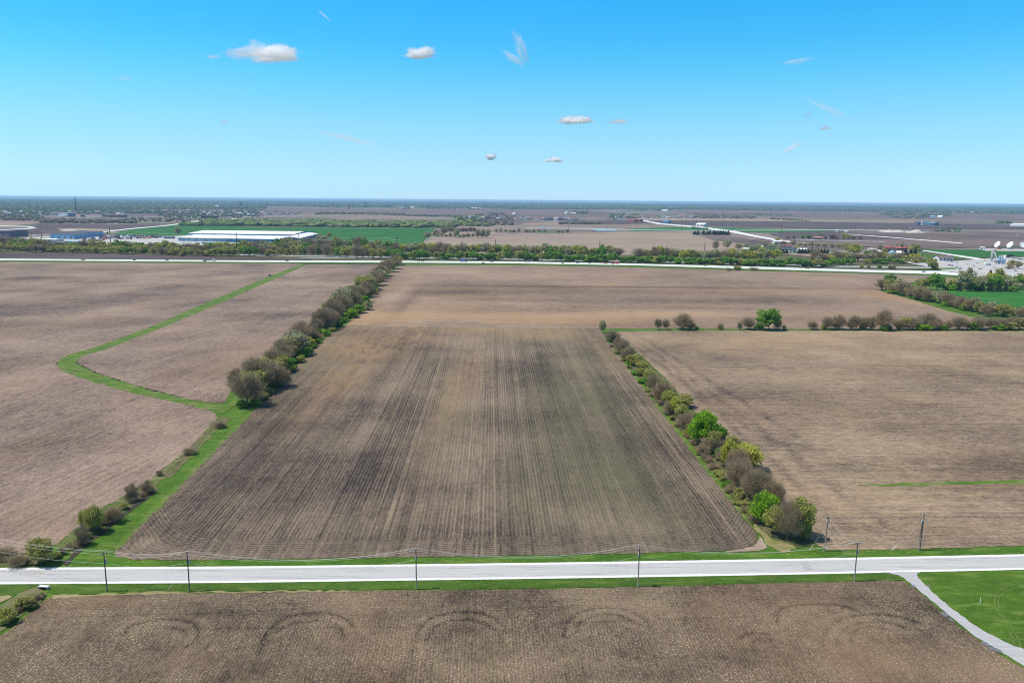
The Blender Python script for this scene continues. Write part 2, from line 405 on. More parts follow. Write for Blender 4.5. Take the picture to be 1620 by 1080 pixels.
tone_c = blobs([(300, 780, 120, 60, -.10), (480, 720, 140, 60, -.08), (330, 860, 200, 14, -.08), (750, 519, 260, 7, .22), (620, 560, 60, 40, .10), (640, 545, 60, 18, -.30), (560, 590, 50, 30, -.16), (540, 540, 50, 30, .22), (730, 560, 30, 60, .22), (745, 640, 22, 120, .20), (790, 640, 16, 150, .12), (640, 690, 40, 60, -.16),
    (300, 830, 60, 26, -.18), (235, 858, 20, 8, .35), (420, 700, 60, 60, -.14), (480, 760, 120, 40, -.12), (860, 590, 12, 80, -.15), (835, 650, 10, 90, -.14), (905, 555, 10, 40, .18), (960, 610, 12, 60, -.2), (700, 800, 200, 20, .10), (760, 850, 300, 14, -.14),
    (1100, 760, 60, 40, .10), (1000, 820, 120, 16, .06), (520, 640, 30, 40, .10), (620, 620, 20, 60, .12), (850, 530, 60, 8, .25), (700, 522, 90, 6, -.1), (990, 700, 14, 70, -.12), (940, 640, 10, 70, .12)])
warm_c = blobs([(560, 545, 60, 18, .7), (560, 595, 30, 25, .6), (660, 535, 50, 10, .5), (740, 590, 30, 50, .4), (860, 530, 80, 8, .7), (700, 520, 200, 5, .6), (600, 560, 60, 12, .4), (960, 560, 20, 20, .4), (700, 650, 20, 60, .25), (490, 650, 30, 30, .3), (520, 600, 25, 20, .4)])
weed_c = blobs([(900, 700, 70, 110, .45), (950, 610, 40, 60, .5), (1010, 760, 60, 60, .5), (820, 730, 30, 80, .3), (600, 600, 60, 60, -.5), (350, 780, 120, 90, -.6)])
sheet('plowed_field', c_pts, M_soil_c, 0.0, step=2.6, jit=.35, attrs={'sd': sd_center, 'tone': lambda x, y: tone_c(x, y) * 1.15 - .08, 'weed': weed_c, 'warm': warm_c})

# ---------------------------------------------------------------- far part of the central field
n_pts = [(548, 512.5), (575, 490), (589, 468), (597, 452), (610, 436), (632, 419.3), (810, 419.6), (1000, 422.7), (1200, 428.8), (1400, 433.5), (1480, 436.5), (1560, 446), (1440, 446), (1392, 460), (1440, 473), (1500, 492), (1560, 506), (1640, 518.5), (1640, 521), (1300, 520.6), (955, 519.4), (800, 518.4), (700, 517.6), (600, 516.4)]
tone_n = blobs([(1000, 454, 330, 1.3, -.30), (640, 480, 5, 24, -.18), (850, 475, 120, 2, -.14), (1100, 487, 200, 1.6, -.12), (750, 508, 160, 1.6, .12), (900, 513, 200, 1.5, -.10), (700, 462, 90, 5, -.22), (1000, 460, 200, 6, -.16), (800, 500, 200, 5, .28), (1050, 497, 120, 4, .25), (660, 490, 30, 20, .12), (1150, 475, 250, 6, -.12), (900, 435, 500, 6, .06), (1500, 480, 60, 8, .18), (620, 470, 14, 26, .2), (590, 500, 20, 6, .18), (1250, 505, 150, 5, -.12)])
weed_n = blobs([(560, 508, 40, 8, .7), (620, 500, 40, 10, .6), (800, 502, 220, 8, .9), (1060, 497, 150, 6, .8), (700, 480, 60, 14, .45), (1450, 470, 80, 12, .5), (1200, 460, 400, 4, .4), (900, 512, 100, 4, .5)])
sheet('plowed_field', n_pts, M_soil_n, 0.012, step=9, jit=.9, attrs={'tone': lambda x, y: tone_n(x, y) * 1.9 + .03, 'weed': weed_n})

# ---------------------------------------------------------------- right field with the grass strip
r_pts = [(971, 524), (1100, 523), (1300, 523.2), (1640, 523.8), (1900, 525), (2000, 862), (1640, 862), (1452, 867.5), (1310, 870), (1296, 862), (1272, 846), (1240, 815), (1205, 782), (1162, 728), (1127, 684), (1090, 640), (1052, 597), (1010, 558)]
tone_r = blobs([(1300, 530, 400, 14, .12), (1450, 650, 300, 40, -.10), (1450, 830, 300, 30, -.10), (1200, 540, 250, 10, .14), (1500, 560, 200, 14, .10), (1400, 640, 200, 26, -.12), (1150, 620, 30, 10, -.2), (1260, 700, 40, 14, -.22), (1320, 740, 40, 10, -.2), (1230, 660, 60, 12, -.12), (1500, 700, 160, 16, .10), (1450, 790, 200, 12, -.08), (1560, 740, 200, 12, -.14), (1560, 800, 100, 14, .12), (1330, 800, 30, 20, .10)])
def trk_r(x, y):
    o = np.zeros_like(x)
    for a, b in (((985, 535), (1400, 830)), ((1010, 540), (1330, 770)), ((1040, 570), (1340, 835)), ((1000, 524), (1260, 690))):
        o -= .28 * np.exp(-(pt_seg(x, y, W(*a)[:2], W(*b)[:2]) / 1.6) ** 2)
    return o
sheet('stubble_field', r_pts, M_soil_r, 0.008, step=3.0, jit=.4, attrs={'tone': lambda x, y: tone_r(x, y) + trk_r(x, y) + .04, 'weed': blobs([(1250, 540, 300, 20, .4), (1560, 830, 160, 18, .35), (1560, 770, 100, 6, .4)])})
sheet('grass_strip', [(1352, 767.5), (1420, 764.5), (1500, 761.5), (1660, 758), (1660, 764.5), (1500, 766.5), (1420, 768.5)], M_grass2, .04, jit=.7)

# ---------------------------------------------------------------- left fields and the grass waterway
w1 = [(-260, 412), (0, 413.6), (200, 415), (400, 416.6), (478, 417.5), (428, 436.5), (330, 478), (240, 517), (160, 547), (108, 562), (88, 574), (97, 586), (130, 598), (200, 619), (300, 640), (338, 650), (345, 661), (318, 690), (284, 722), (232, 762), (160, 805), (118, 838), (92, 860), (40, 874), (-60, 884), (-400, 890)]
tone_w = blobs([(100, 480, 90, 20, -.14), (60, 440, 40, 3, -.35), (250, 440, 120, 8, .08), (60, 700, 90, 30, -.12), (120, 690, 60, 20, -.12), (60, 800, 60, 20, .12), (250, 680, 60, 26, .12), (40, 600, 60, 14, .12), (60, 850, 50, 10, .2), (180, 640, 60, 10, .10), (30, 530, 60, 12, .05)])
sheet('stubble_field', w1, M_soil_w, 0.008, step=5, jit=.5, attrs={'tone': lambda x, y: tone_w(x, y) * 1.3 + .02, 'weed': blobs([(60, 820, 80, 30, .5), (250, 680, 60, 30, .3), (60, 600, 80, 30, .3)])})
w2 = [(486, 418), (612, 418.6), (596, 434), (566, 452), (520, 487), (462, 540), (430, 565), (390, 590), (362, 624), (357, 636), (345, 638), (300, 631), (220, 611), (150, 588), (122, 574), (128, 563), (168, 551), (250, 520), (340, 482), (440, 438)]
sheet('stubble_field', w2, M_soil_w, 0.008, step=5, jit=.5, attrs={'tone': lambda x, y: blobs([(300, 560, 70, 20, -.14), (430, 500, 60, 16, -.06), (330, 610, 40, 12, .12), (420, 450, 80, 10, .08)])(x, y) * 1.3 + .03, 'weed': blobs([(400, 560, 80, 30, .5)])})
sheet('grass_waterway', [(476, 418), (487, 418), (440, 439), (340, 483), (250, 521), (168, 552), (128, 564), (122, 575), (150, 589), (220, 612), (300, 632), (345, 639), (372, 640), (352, 655), (338, 650.5), (300, 640.5), (200, 619.5), (130, 598.5), (97, 586.5), (88, 574.5), (108, 561), (160, 546), (240, 516), (330, 477), (428, 436)], M_grass2, .030, jit=.8)

# ---------------------------------------------------------------- foreground field
f_pts = [(79, 944), (120, 941), (240, 938.5), (405, 936.5), (655, 933), (810, 931.5), (1009, 928), (1215, 922), (1345, 919), (1408, 917.5), (1431, 918.5), (1450, 932), (1470, 950), (1505, 979), (1545, 1010), (1590, 1040), (1640, 1068), (1700, 1110), (1800, 1250), (-500, 1250), (-60, 1050), (0, 1007), (40, 974)]
ARCS = [[(195, 1003), (207, 990), (230, 983), (255, 979), (285, 981), (305, 985), (314, 995), (312, 1010), (298, 1022)], [(270, 992), (288, 995), (292, 1004)],
 [(408, 1036), (416, 1012), (425, 997), (440, 984), (457, 975), (480, 970), (503, 969), (530, 972), (548, 980), (557, 990)], [(438, 1000), (455, 988), (480, 983), (510, 981), (530, 987), (540, 996), (542, 1010)],
 [(652, 1030), (660, 1004), (668, 990), (682, 978), (705, 970), (730, 967), (758, 969), (780, 977), (795, 989), (802, 1004)], [(672, 1015), (682, 997), (697, 986), (725, 980), (752, 981), (775, 989), (789, 1001), (793, 1018)],
 [(893, 1006), (895, 988), (904, 977), (922, 967), (950, 961), (978, 962), (1002, 969), (1020, 980), (1030, 992)], [(912, 1000), (917, 985), (935, 974), (962, 970), (990, 976), (1010, 987)],
 [(1170, 1010), (1180, 1003), (1196, 1001), (1215, 1003)], [(1190, 1016), (1204, 1010), (1222, 1011)],
 [(1228, 985), (1232, 966), (1250, 958), (1290, 955), (1330, 957), (1360, 966)], [(1300, 1020), (1308, 998), (1322, 983), (1345, 975), (1380, 971), (1420, 974), (1452, 984)], [(1322, 1018), (1330, 1000), (1348, 988), (1380, 983), (1410, 985), (1432, 994)], [(1344, 1012), (1352, 998), (1372, 991), (1400, 993)],
 [(300, 994), (450, 992), (650, 991), (800, 986)], [(100, 975), (300, 970), (480, 962)], [(820, 960), (1000, 956), (1200, 948), (1400, 944)], [(880, 985), (1100, 978), (1330, 968)], [(500, 945), (900, 940), (1200, 934)]]
AW = [[W(*p)[:2] for p in smooth_line(a, 4)] for a in ARCS]
FT = [W(*p)[:2] for p in f_pts[:12]]
def sd_front(x, y):
    d = np.full(x.shape, 1e9)
    for a_, b_ in zip(FT, FT[1:]): d = np.minimum(d, pt_seg(x, y, a_, b_))
    return d
def trk_f(x, y):
    o = np.zeros_like(x)
    for k, a in enumerate(AW):
        d = np.full(x.shape, 1e9)
        for i in range(len(a) - 1): d = np.minimum(d, pt_seg(x, y, a[i], a[i + 1]))
        o -= (.34 if k < 14 else .15) * np.exp(-(d / .48) ** 2)
        if k < 14: o += .10 * np.exp(-((d - 2.0) / 1.0) ** 2)
    return o
tone_f = blobs([(200, 1010, 40, 20, -.18), (60, 1020, 40, 20, -.12), (150, 945, 80, 5, .3), (120, 1000, 30, 8, .15), (350, 1050, 30, 30, -.1), (700, 1000, 60, 12, -.12), (1340, 1000, 70, 24, .10), (1560, 1050, 60, 20, .16), (1450, 935, 60, 8, .12), (900, 1050, 200, 14, .12), (1300, 1050, 100, 20, .10), (500, 1060, 60, 20, .1), (600, 975, 200, 6, -.1), (1000, 1000, 80, 10, -.12), (1620, 1080, 60, 20, .3)])
sheet('stubble_field', f_pts, M_soil_f, 0.0, step=.55, jit=.3, attrs={'sd': sd_front, 'tone': lambda x, y: tone_f(x, y) + trk_f(x, y) + .07, 'weed': blobs([(1400, 1040, 160, 40, .35), (150, 950, 100, 12, .5), (1560, 1060, 80, 30, .4), (300, 1040, 60, 20, .25)])})
sheet('grass_verge', [(-1500, -300), (1500, -300), (1500, 214), (-1500, 214)], M_grass, -.16, world=True)
fx = [W(-500, 1250)[0] - 60, W(1800, 1250)[0]]; fy = W(800, 1250)[1]
sheet('stubble_field', [(fx[0], -250), (fx[1], -250), (fx[1], fy + 4), (fx[0], fy + 4)], M_soil_f, -.03, world=True)
sheet('dry_grass', [(80, 941), (120, 940), (160, 938.6), (240, 936), (330, 935), (420, 934.5), (560, 933), (560, 934.2), (420, 936.6), (330, 937.6), (240, 939), (160, 942), (110, 945), (84, 946)], M_dry, .035, jit=.5)
# ditch bottom-left
sheet('ditch_bank', [(76, 941), (20, 984), (-60, 1043), (-130, 1040), (-40, 985), (30, 938), (60, 925)], grass('bank', (.10, .11, .035), (.20, .18, .09), (.05, .10, .02), patch=.12), .02, jit=.4)
sheet('dirt_patch', [(-40, 946), (14, 940), (20, 943), (-10, 958), (-40, 968)], M_dry, .025, jit=.4)

M_rough = grass('rough_brown_grass', (.085, .080, .030), (.17, .145, .07), (.06, .10, .015), patch=.2, dry=(.26, .21, .13))
for q in ([(196, 802), (214, 784), (246, 766), (252, 772), (226, 792), (206, 806)], [(286, 722), (310, 698), (334, 678), (322, 700), (300, 722), (284, 732)], [(330, 672), (352, 658), (366, 662), (350, 676), (334, 684)], [(108, 870), (130, 842), (150, 822), (160, 826), (140, 850), (118, 880)], [(-20, 890), (30, 882), (60, 880), (60, 892), (0, 896), (-20, 897)], [(255, 752), (280, 730), (290, 734), (268, 756)]):
    sheet('brush_litter', q, M_rough, .024, jit=.7)
sheet('brush_litter', [(345, 661), (318, 690), (284, 722), (232, 762), (160, 805), (118, 838), (92, 862), (104, 866), (132, 842), (174, 812), (244, 770), (296, 730), (330, 696), (352, 668)], grass('ditch_weeds', (.060, .090, .018), (.14, .16, .045), (.25, .21, .11), dry=(.29, .23, .14), patch=.14), .021, jit=.8)
sheet('ditch', [(98, 893), (112, 878), (128, 862), (150, 846), (176, 826), (205, 803), (228, 787), (242, 775), (246, 777), (232, 790), (208, 807), (180, 830), (154, 850), (132, 867), (116, 883), (106, 894)], plain('ditch_mud', (.045, .038, .028), .9, var=.3), .032, jit=.25)
# ---------------------------------------------------------------- near road
xs_ = [-420, -200, 0, 200, 405, 655, 810, 1009, 1215, 1420, 1620, 1800, 2000]
top = [905, 901.5, 899, 897.8, 896, 893, 891.2, 888.3, 885, 881, 876.8, 872.5, 867]
bot = [930, 925.5, 922.3, 921.2, 920, 916.6, 914.4, 911.5, 908, 904.3, 900, 896, 891]
T_ = [W(x, y) for x, y in zip(xs_, top)]; B_ = [W(x, y) for x, y in zip(xs_, bot)]
mid = smooth_line([tuple((a + b) / 2)[:2] for a, b in zip(T_, B_)], 8)
rw_ = float(np.mean([(a - b).length for a, b in zip(T_[2:11], B_[2:11])]))
def road_mat(name, base, lo, crack=.5):
    t = NT(name); P = t.pos()
    a = t.noise(t.map(P, sc=(.03, 1.3, 1)), 1, 5, .65); b = t.noise(P, 1.6, 5, .7); c_ = t.noise(t.map(P, sc=(.35, 1.0, 1)), .25, 4, .6)
    f = t.math('ADD', t.math('MULTIPLY', a, .8), t.math('MULTIPLY', b, .5)); f = t.rng(f, .45, .9)
    col = t.mix(f, lo, base)
    ck = t.n('ShaderNodeTexVoronoi', feature='DISTANCE_TO_EDGE'); t.put(ck.inputs['Vector'], t.map(P, sc=(.10, .22, 1))); ck.inputs['Randomness'].default_value = .9
    col = t.mix(t.math('MULTIPLY', t.rng(ck.outputs['Distance'], 0, .012, 1, 0), crack), col, tuple(x * .45 for x in lo))
    col = t.mix(t.rng(c_, .66, .74, 0, .45), col, tuple(x * .7 for x in lo))
    return t.done(col, .85, spec=.2, bump=b, bstr=.2, bdist=.02)
M_road = road_mat('worn_asphalt', (.53, .515, .49), (.39, .38, .365))
M_shoulder = plain('gravel_white', (.70, .69, .68), .95, scale=1.2, var=.14)
ribbon('road_shoulder', mid, rw_, M_shoulder, .03)
ribbon('road', mid, rw_ - 2.5, M_road, .05)
M_patch = plain('asphalt_patch', (.36, .35, .345), .9, var=.2, scale=1)
M_yel = plain('faded_yellow', (.66, .55, .38), .9, var=.15)
Lm = [Vector(p) for p in mid]
def along(line, s):
    for a, b in zip(line, line[1:]):
        d = (b - a).length
        if s <= d: return a.lerp(b, s / d), (b - a).normalized()
        s -= d
    return line[-1], (line[-1] - line[-2]).normalized()
Ltot = sum((b - a).length for a, b in zip(Lm, Lm[1:]))
mb = MB(); s = 4
while s < Ltot - 5:
    a, d = along(Lm, s); b, _ = along(Lm, s + 3.0); n = Vector((-d.y, d.x)) * .08
    mb.add([(*(a - n), .058), (*(b - n), .058), (*(b + n), .058), (*(a + n), .058)], [(0, 1, 2, 3)]); s += 12.2
struct(mb.build('road_marking', M_yel))
mb = MB()
for off in (1.9, -1.9, .75, -2.75, 2.6):                       # dark worn wheel lines in broken stretches
    s = random.uniform(0, 10)
    while s < Ltot - 30:
        ln = random.uniform(6, 34); p = []
        for k in range(8):
            a, d = along(Lm, s + ln * k / 7); n = Vector((-d.y, d.x)); w = random.uniform(.05, .22) * math.sin(math.pi * (k + .4) / 7.8)
            p.append((a + n * (off - w + random.uniform(-.05, .05)), a + n * (off + w)))
        vs = [(*q, .056) for pr in p for q in pr]
        mb.add(vs, [(2 * i, 2 * i + 2, 2 * i + 3, 2 * i + 1) for i in range(7)]); s += ln + random.uniform(4, 40)
struct(mb.build('road_wear', plain('wear_gray', (.33, .32, .32), .9, var=.25)))
sheet('road_repair', [(1266, 889.5), (1279, 889), (1287, 901), (1273, 901.5)], M_patch, .062, jit=.15)

# north verge is the base grass; a lighter strip and the headland corner at the right
sheet('bare_soil', [(1201, 846), (1207, 852), (1214, 866), (1200, 871), (1150, 873.5), (1150, 870.5), (1192, 864.5), (1199, 856)], M_tan, .02, jit=.3)
sheet('dry_grass', [(1190, 822), (1203, 836), (1225, 853), (1262, 866), (1240, 873), (1215, 864), (1206, 850), (1190, 832)], M_dry, .026, jit=.6)
sheet('verge_strip', [(-200, 926), (0, 923.5), (405, 921), (810, 915.6), (1215, 909.2), (1400, 905.5), (1412, 908), (1430, 917), (1408, 917.5), (1215, 922), (1009, 927.5), (655, 931.5), (405, 933.5), (90, 940), (70, 930), (60, 924), (30, 938), (-60, 985), (-200, 960)], M_grass3, .015, jit=.3)
sheet('dry_grass', [(392, 653), (398, 655), (302, 752.5), (217, 837.5), (184, 870), (180, 866), (212, 833), (297, 748)], M_grass2, .018, jit=.5)
sheet('dry_grass', [(957, 534), (1010, 604), (1098, 720), (1148, 783), (1188, 832), (1192, 830), (1152, 778), (1102, 714), (1012, 602), (960, 533)], M_grass2, .018, jit=.6)
sheet('brush_litter', [(953, 527), (966, 526), (1010, 560), (1052, 599), (1090, 642), (1127, 686), (1162, 730), (1205, 784), (1240, 817), (1272, 848), (1290, 862), (1262, 866), (1225, 853), (1198, 832), (1152, 776), (1102, 713), (1012, 600)], grass('hedge_floor', (.065, .068, .026), (.145, .13, .06), (.07, .10, .02), dry=(.28, .23, .13), patch=.12), .013, jit=.5)
sheet('brush_litter', [(355, 645), (420, 580), (470, 540), (520, 488), (566, 452), (612, 420), (632, 420), (606, 444), (585, 474), (540, 500), (490, 545), (440, 596), (395, 640)], M_grass2, .014, jit=.8)

# ---------------------------------------------------------------- driveway and lawn
dl = smooth_line([(1394, 905.2), (1420, 909), (1436, 919), (1458, 937), (1482, 957), (1510, 980), (1545, 1007), (1585, 1032), (1625, 1056), (1690, 1095)], 5)
dr = smooth_line([(1458, 903.5), (1451, 908), (1455, 916), (1470, 931), (1490, 949), (1514, 968), (1545, 990), (1580, 1010), (1625, 1028), (1700, 1050)], 5)
sheet('driveway', dl + dr[::-1], road_mat('gravel_drive', (.50, .49, .47), (.33, .32, .315), .3), .045, jit=.2)
mb = MB()
for px, py, rx, ry in ((1494, 971, 7, 3), (1505, 980, 5, 2), (1560, 1018, 9, 3), (1575, 1027, 12, 3), (1446, 927, 4, 2), (1470, 927, 3, 2)):
    pp = []
    for k in range(9):
        a = 2 * math.pi * k / 9; pp.append(W(px + rx * math.cos(a) * random.uniform(.7, 1.2), py + (ry * math.sin(a) + rx * .35 * math.cos(a)) * random.uniform(.8, 1.2), .052))
    mb.add(pp, [tuple(range(9))[::-1]])
struct(mb.build('asphalt_patch', plain('asphalt_dark', (.15, .15, .155), .9, var=.25, scale=1)))
sheet('lawn', dr[:-1] + [(1700, 1048), (1800, 1040), (1900, 898), (1620, 901.3), (1465, 904.4)], grass('lawn_grass', (.036, .086, .006), (.080, .155, .012), (.13, .20, .03), patch=.11, dandelion=.25), .020, jit=.2)
mb = MB()
for ln in ([(1640, 918), (1600, 925), (1578, 936), (1574, 955), (1586, 978), (1600, 1005), (1607, 1030)], [(1640, 924), (1604, 930), (1584, 940), (1580, 956), (1592, 980), (1608, 1005), (1616, 1026)], [(1560, 999), (1590, 1000), (1640, 1000)], [(1568, 1009), (1600, 1010.5), (1640, 1012)]):
    L = [Vector(W(*p)[:2]) for p in smooth_line(ln, 4)]
    for a, b in zip(L, L[1:]):
        if random.random() < .18: continue
        n = Vector((-(b - a).y, (b - a).x)).normalized() * random.uniform(.06, .15); mb.add([(*(a - n), .034), (*(b - n), .034), (*(b + n), .034), (*(a + n), .034)], [(0, 1, 2, 3)])
struct(mb.build('wheel_track', plain('worn_grass', (.12, .165, .045), .95, var=.3)))

# ---------------------------------------------------------------- highway, frontage road
M_conc = plain('concrete', (.66, .65, .61), .9, var=.10, scale=.05)
M_conc2 = plain('concrete_gray', (.36, .35, .34), .9, var=.12, scale=.05)
M_lot = plain('gravel_lot', (.43, .41, .38), .95, var=.22, scale=.05)
hx = [-220, 0, 200, 400, 600, 810, 1000, 1200, 1300, 1400, 1480, 1560, 1660]
ht = [407.5, 409.2, 410.7, 412.1, 412.5, 413.6, 417.0, 422.0, 424.9, 427.6, 428.5, 430, 432]
hb = [409.8, 411.6, 413.1, 414.5, 415.2, 416.6, 419.6, 425.5, 428.4, 431.2, 433.6, 438, 443]
sheet('dark_field', [(-240, 398), (0, 400), (130, 400), (300, 405), (480, 409.3), (500, 411), (400, 411.3), (200, 409.9), (0, 408.4), (-220, 406.7)], M_dark, .03)
sheet('highway_verge', [(-240, 405)] + [(x, y - .9) for x, y in zip(hx, ht)] + [(x, y + 2.4) for x, y in list(zip(hx, hb))[::-1]], M_grass3, .05)
sheet('highway', list(zip(hx, ht)) + list(zip(hx, hb))[::-1], M_conc, .08)
sheet('highway_median', [(x, a * .56 + b * .44) for x, a, b in zip(hx[:10], ht, hb)] + [(x, a * .48 + b * .52) for x, a, b in list(zip(hx[:10], ht, hb))[::-1]], plain('median', (.47, .47, .42), .95), .10)
sheet('frontage_road', [(380, 402), (480, 403.8), (560, 405.3), (700, 407.4), (900, 411.2), (1100, 414.4), (1250, 418.5), (1330, 420.3), (1420, 421.6), (1500, 422.6), (1500, 424.4), (1420, 423.9), (1330, 422.6), (1250, 420.4), (1100, 416), (900, 412.6), (700, 408.8), (560, 406.8), (480, 405.8), (380, 404)], M_conc2, .06)
sheet('railway_bed', [(480, 407.2), (640, 408.8), (640, 409.5), (470, 408.1)], M_conc2, .07)

# ---------------------------------------------------------------- middle distance
far = 0
M_floor = grass('belt_undergrowth', (.055, .060, .022), (.12, .12, .05), (.16, .14, .08), patch=.02)
def farsheet(name, pts, mat):
    global far
    far += 1
    return sheet(name, pts, mat, -.35 + .0 + .03 * far)
farsheet('belt_floor', [(-300, 384), (0, 386), (300, 392), (480, 396), (660, 397), (1120, 400), (1300, 404), (1480, 421), (1480, 427), (1200, 421), (1000, 416), (810, 412.6), (600, 411.6), (480, 409), (300, 404), (0, 399.5), (-300, 397)], M_floor)
farsheet('wheat_field', [(176, 371.5), (200, 362.5), (262, 357), (286, 354.6), (330, 357), (400, 358.8), (500, 359.4), (600, 360.2), (688, 360.5), (686, 364), (666, 386), (654, 398), (560, 398), (505, 384), (470, 378), (280, 376), (230, 372.5)], M_wheat)
farsheet('tan_field', [(668, 390), (684, 374.8), (720, 376), (830, 369.5), (930, 368), (1000, 366.5), (1090, 366), (1110, 374), (1130, 380), (1180, 386), (1130, 402), (1000, 403), (654, 401)], M_tan)
farsheet('tan_field', [(690, 372.5), (700, 366), (780, 367), (800, 370), (830, 368.8), (716, 374.5)], M_tan)
farsheet('tan_field', [(706, 358.7), (730, 357.5), (830, 360), (830, 367), (780, 366), (700, 365)], M_mid)
farsheet('dark_field', [(48, 361.5), (62, 354), (120, 354), (240, 355.2), (262, 356), (200, 361.8), (150, 366), (60, 370), (0, 373), (-100, 374), (-100, 365)], M_dark)
farsheet('pale_soil', [(90, 361.8), (130, 361), (180, 362.5), (160, 366), (100, 366)], M_tan)
farsheet('sand_lot', [(-100, 349), (0, 349.3), (40, 351), (66, 352.8), (40, 355), (20, 356.4), (-100, 357)], M_tan)
farsheet('track', [(0, 357), (44, 357.6), (58, 360.4), (48, 362), (0, 364), (-60, 365), (-60, 364), (0, 363), (40, 361.3), (50, 360.2), (42, 358.8), (0, 358.2)], M_conc)
farsheet('pale_field', [(-80, 347), (40, 346.8), (180, 346.4), (320, 348.5), (310, 350), (180, 351.8), (60, 352.4), (-80, 348.5)], M_mid)
farsheet('purple_field', [(196, 337), (250, 335.8), (300, 337), (330, 339), (320, 341), (250, 341.5), (198, 341)], M_purple)
farsheet('purple_field', [(262, 328), (330, 327), (400, 327.2), (560, 330), (640, 332), (640, 338.5), (560, 337.5), (400, 333.5), (300, 331.8)], M_purple)
farsheet('tan_field', [(468, 339.5), (600, 339.6), (725, 345.8), (715, 347.5), (620, 348), (540, 347), (480, 342.5)], M_mid)
farsheet('purple_field', [(622, 330.6), (700, 330.4), (900, 331.8), (972, 336), (972, 343.5), (880, 343.5), (800, 341), (740, 340), (660, 338.5), (640, 334)], M_purple)
farsheet('tan_field', [(722, 350.5), (760, 348), (860, 349.5), (880, 353.5), (800, 356), (706, 357)], M_purple)
farsheet('mid_field', [(826, 353), (880, 350.2), (1000, 352), (1080, 355.8), (1130, 360), (1020, 364.5), (830, 364)], M_mid)
farsheet('dark_field', [(880, 350), (1000, 348), (1060, 353), (980, 355), (900, 354)], M_dark)
farsheet('tan_field', [(990, 346.8), (1050, 344.8), (1180, 346), (1300, 348), (1480, 350), (1480, 352.5), (1250, 350.2), (1000, 348.4)], M_tan)
farsheet('dark_field', [(1000, 348.6), (1250, 350.4), (1420, 353), (1640, 357), (1640, 362), (1440, 362.5), (1300, 361.5), (1130, 358)], M_dark)
farsheet('purple_field', [(1130, 330), (1300, 333.5), (1500, 337), (1700, 341), (1700, 349), (1480, 346.5), (1300, 344.5), (1100, 340), (1060, 334)], M_purple)
farsheet('mid_field', [(1100, 341), (1300, 345), (1480, 347), (1700, 350), (1700, 353), (1480, 349.6), (1300, 347.5), (1050, 344)], M_mid)
farsheet('embankment_grass', [(990, 362), (1060, 359.5), (1170, 360.5), (1300, 364), (1300, 366.3), (1230, 367.5), (1100, 366), (1000, 365.8)], M_wheat2)
farsheet('tan_field', [(1270, 367), (1440, 365.5), (1700, 371), (1700, 391), (1600, 390), (1500, 392.4), (1440, 394), (1330, 388), (1230, 384), (1180, 380), (1230, 376)], M_purple)
farsheet('dark_field', [(1218, 371), (1240, 366.6), (1330, 366.8), (1470, 377), (1440, 379), (1330, 379.5), (1240, 376.5)], M_dark)
farsheet('road', [(1330, 370), (1334, 369.6), (1420, 376), (1524, 384.6), (1520, 385.4), (1420, 377)], M_conc)
farsheet('green_field', [(1452, 394.6), (1550, 395.2), (1600, 398), (1680, 398), (1680, 405), (1600, 406), (1550, 408), (1500, 403), (1462, 397.6)], M_wheat)
farsheet('green_field', [(1448, 398), (1462, 399), (1500, 405), (1550, 410), (1490, 411.6), (1440, 409)], M_grass3)
farsheet('road', [(1456, 396.4), (1462, 396), (1552, 409), (1562, 411), (1545, 411)], M_conc)
farsheet('gravel_lot', [(1545, 393.5), (1640, 394.6), (1640, 398), (1560, 397)], M_lot)
farsheet('gravel_lot', [(1430, 406.5), (1470, 412), (1505, 413.5), (1560, 409.5), (1640, 407), (1680, 407), (1680, 444), (1560, 438), (1500, 430), (1460, 421), (1400, 410)], M_lot)
farsheet('gravel_lot', [(1376, 392), (1400, 396), (1440, 407), (1420, 408), (1395, 401), (1370, 396)], M_lot)
farsheet('grass_island', [(1436, 425.8), (1480, 424.6), (1518, 424), (1510, 426.4), (1470, 427.2)], M_grass)
farsheet('tan_field', [(1224, 401.2), (1290, 400), (1330, 402), (1372, 412), (1360, 414), (1300, 408), (1250, 403.5)], M_tan)
farsheet('green_field', [(1493, 461), (1560, 459.5), (1640, 459), (1640, 489), (1596, 486), (1560, 483.5), (1526, 472), (1508, 467)], M_wheat2)
farsheet('gravel_lot', [(118, 372.5), (200, 372), (240, 375.5), (300, 372.5), (310, 377), (290, 380), (440, 388), (520, 386), (440, 391), (300, 388), (160, 388), (60, 381), (30, 378), (100, 376)], M_lot)
farsheet('road', [(152, 367.6), (200, 362.2), (262, 356.6), (286, 353.6), (318, 348.4), (324, 348.6), (290, 354.6), (264, 357.6), (202, 363.4), (156, 368.8)], M_conc)
farsheet('road', [(24, 378.5), (80, 374.2), (80, 375.2), (28, 379.8)], M_conc)
farsheet('road', [(1006, 347.6), (1014, 347.6), (1048, 353.8), (1104, 358.4), (1160, 365), (1200, 373.6), (1240, 380.5), (1290, 387), (1284, 388), (1236, 382.5), (1196, 375.8), (1154, 367.6), (1098, 360), (1040, 354.8)], M_conc)
farsheet('road', [(830, 360.2), (940, 361.4), (1010, 363.6), (1100, 364.6), (1330, 363.2), (1470, 366.5), (1470, 367.4), (1330, 364.4), (1100, 365.8), (1010, 364.8), (830, 361)], M_conc2)
farsheet('road', [(1260, 378.8), (1400, 382.6), (1400, 383.4), (1260, 379.8)], M_conc2)
t = NT('pond_water'); farsheet('pond_water', [(934, 364.2), (950, 363.6), (974, 364), (978, 365.4), (944, 365.6)], t.done((.10, .16, .22), .08, spec=.5))
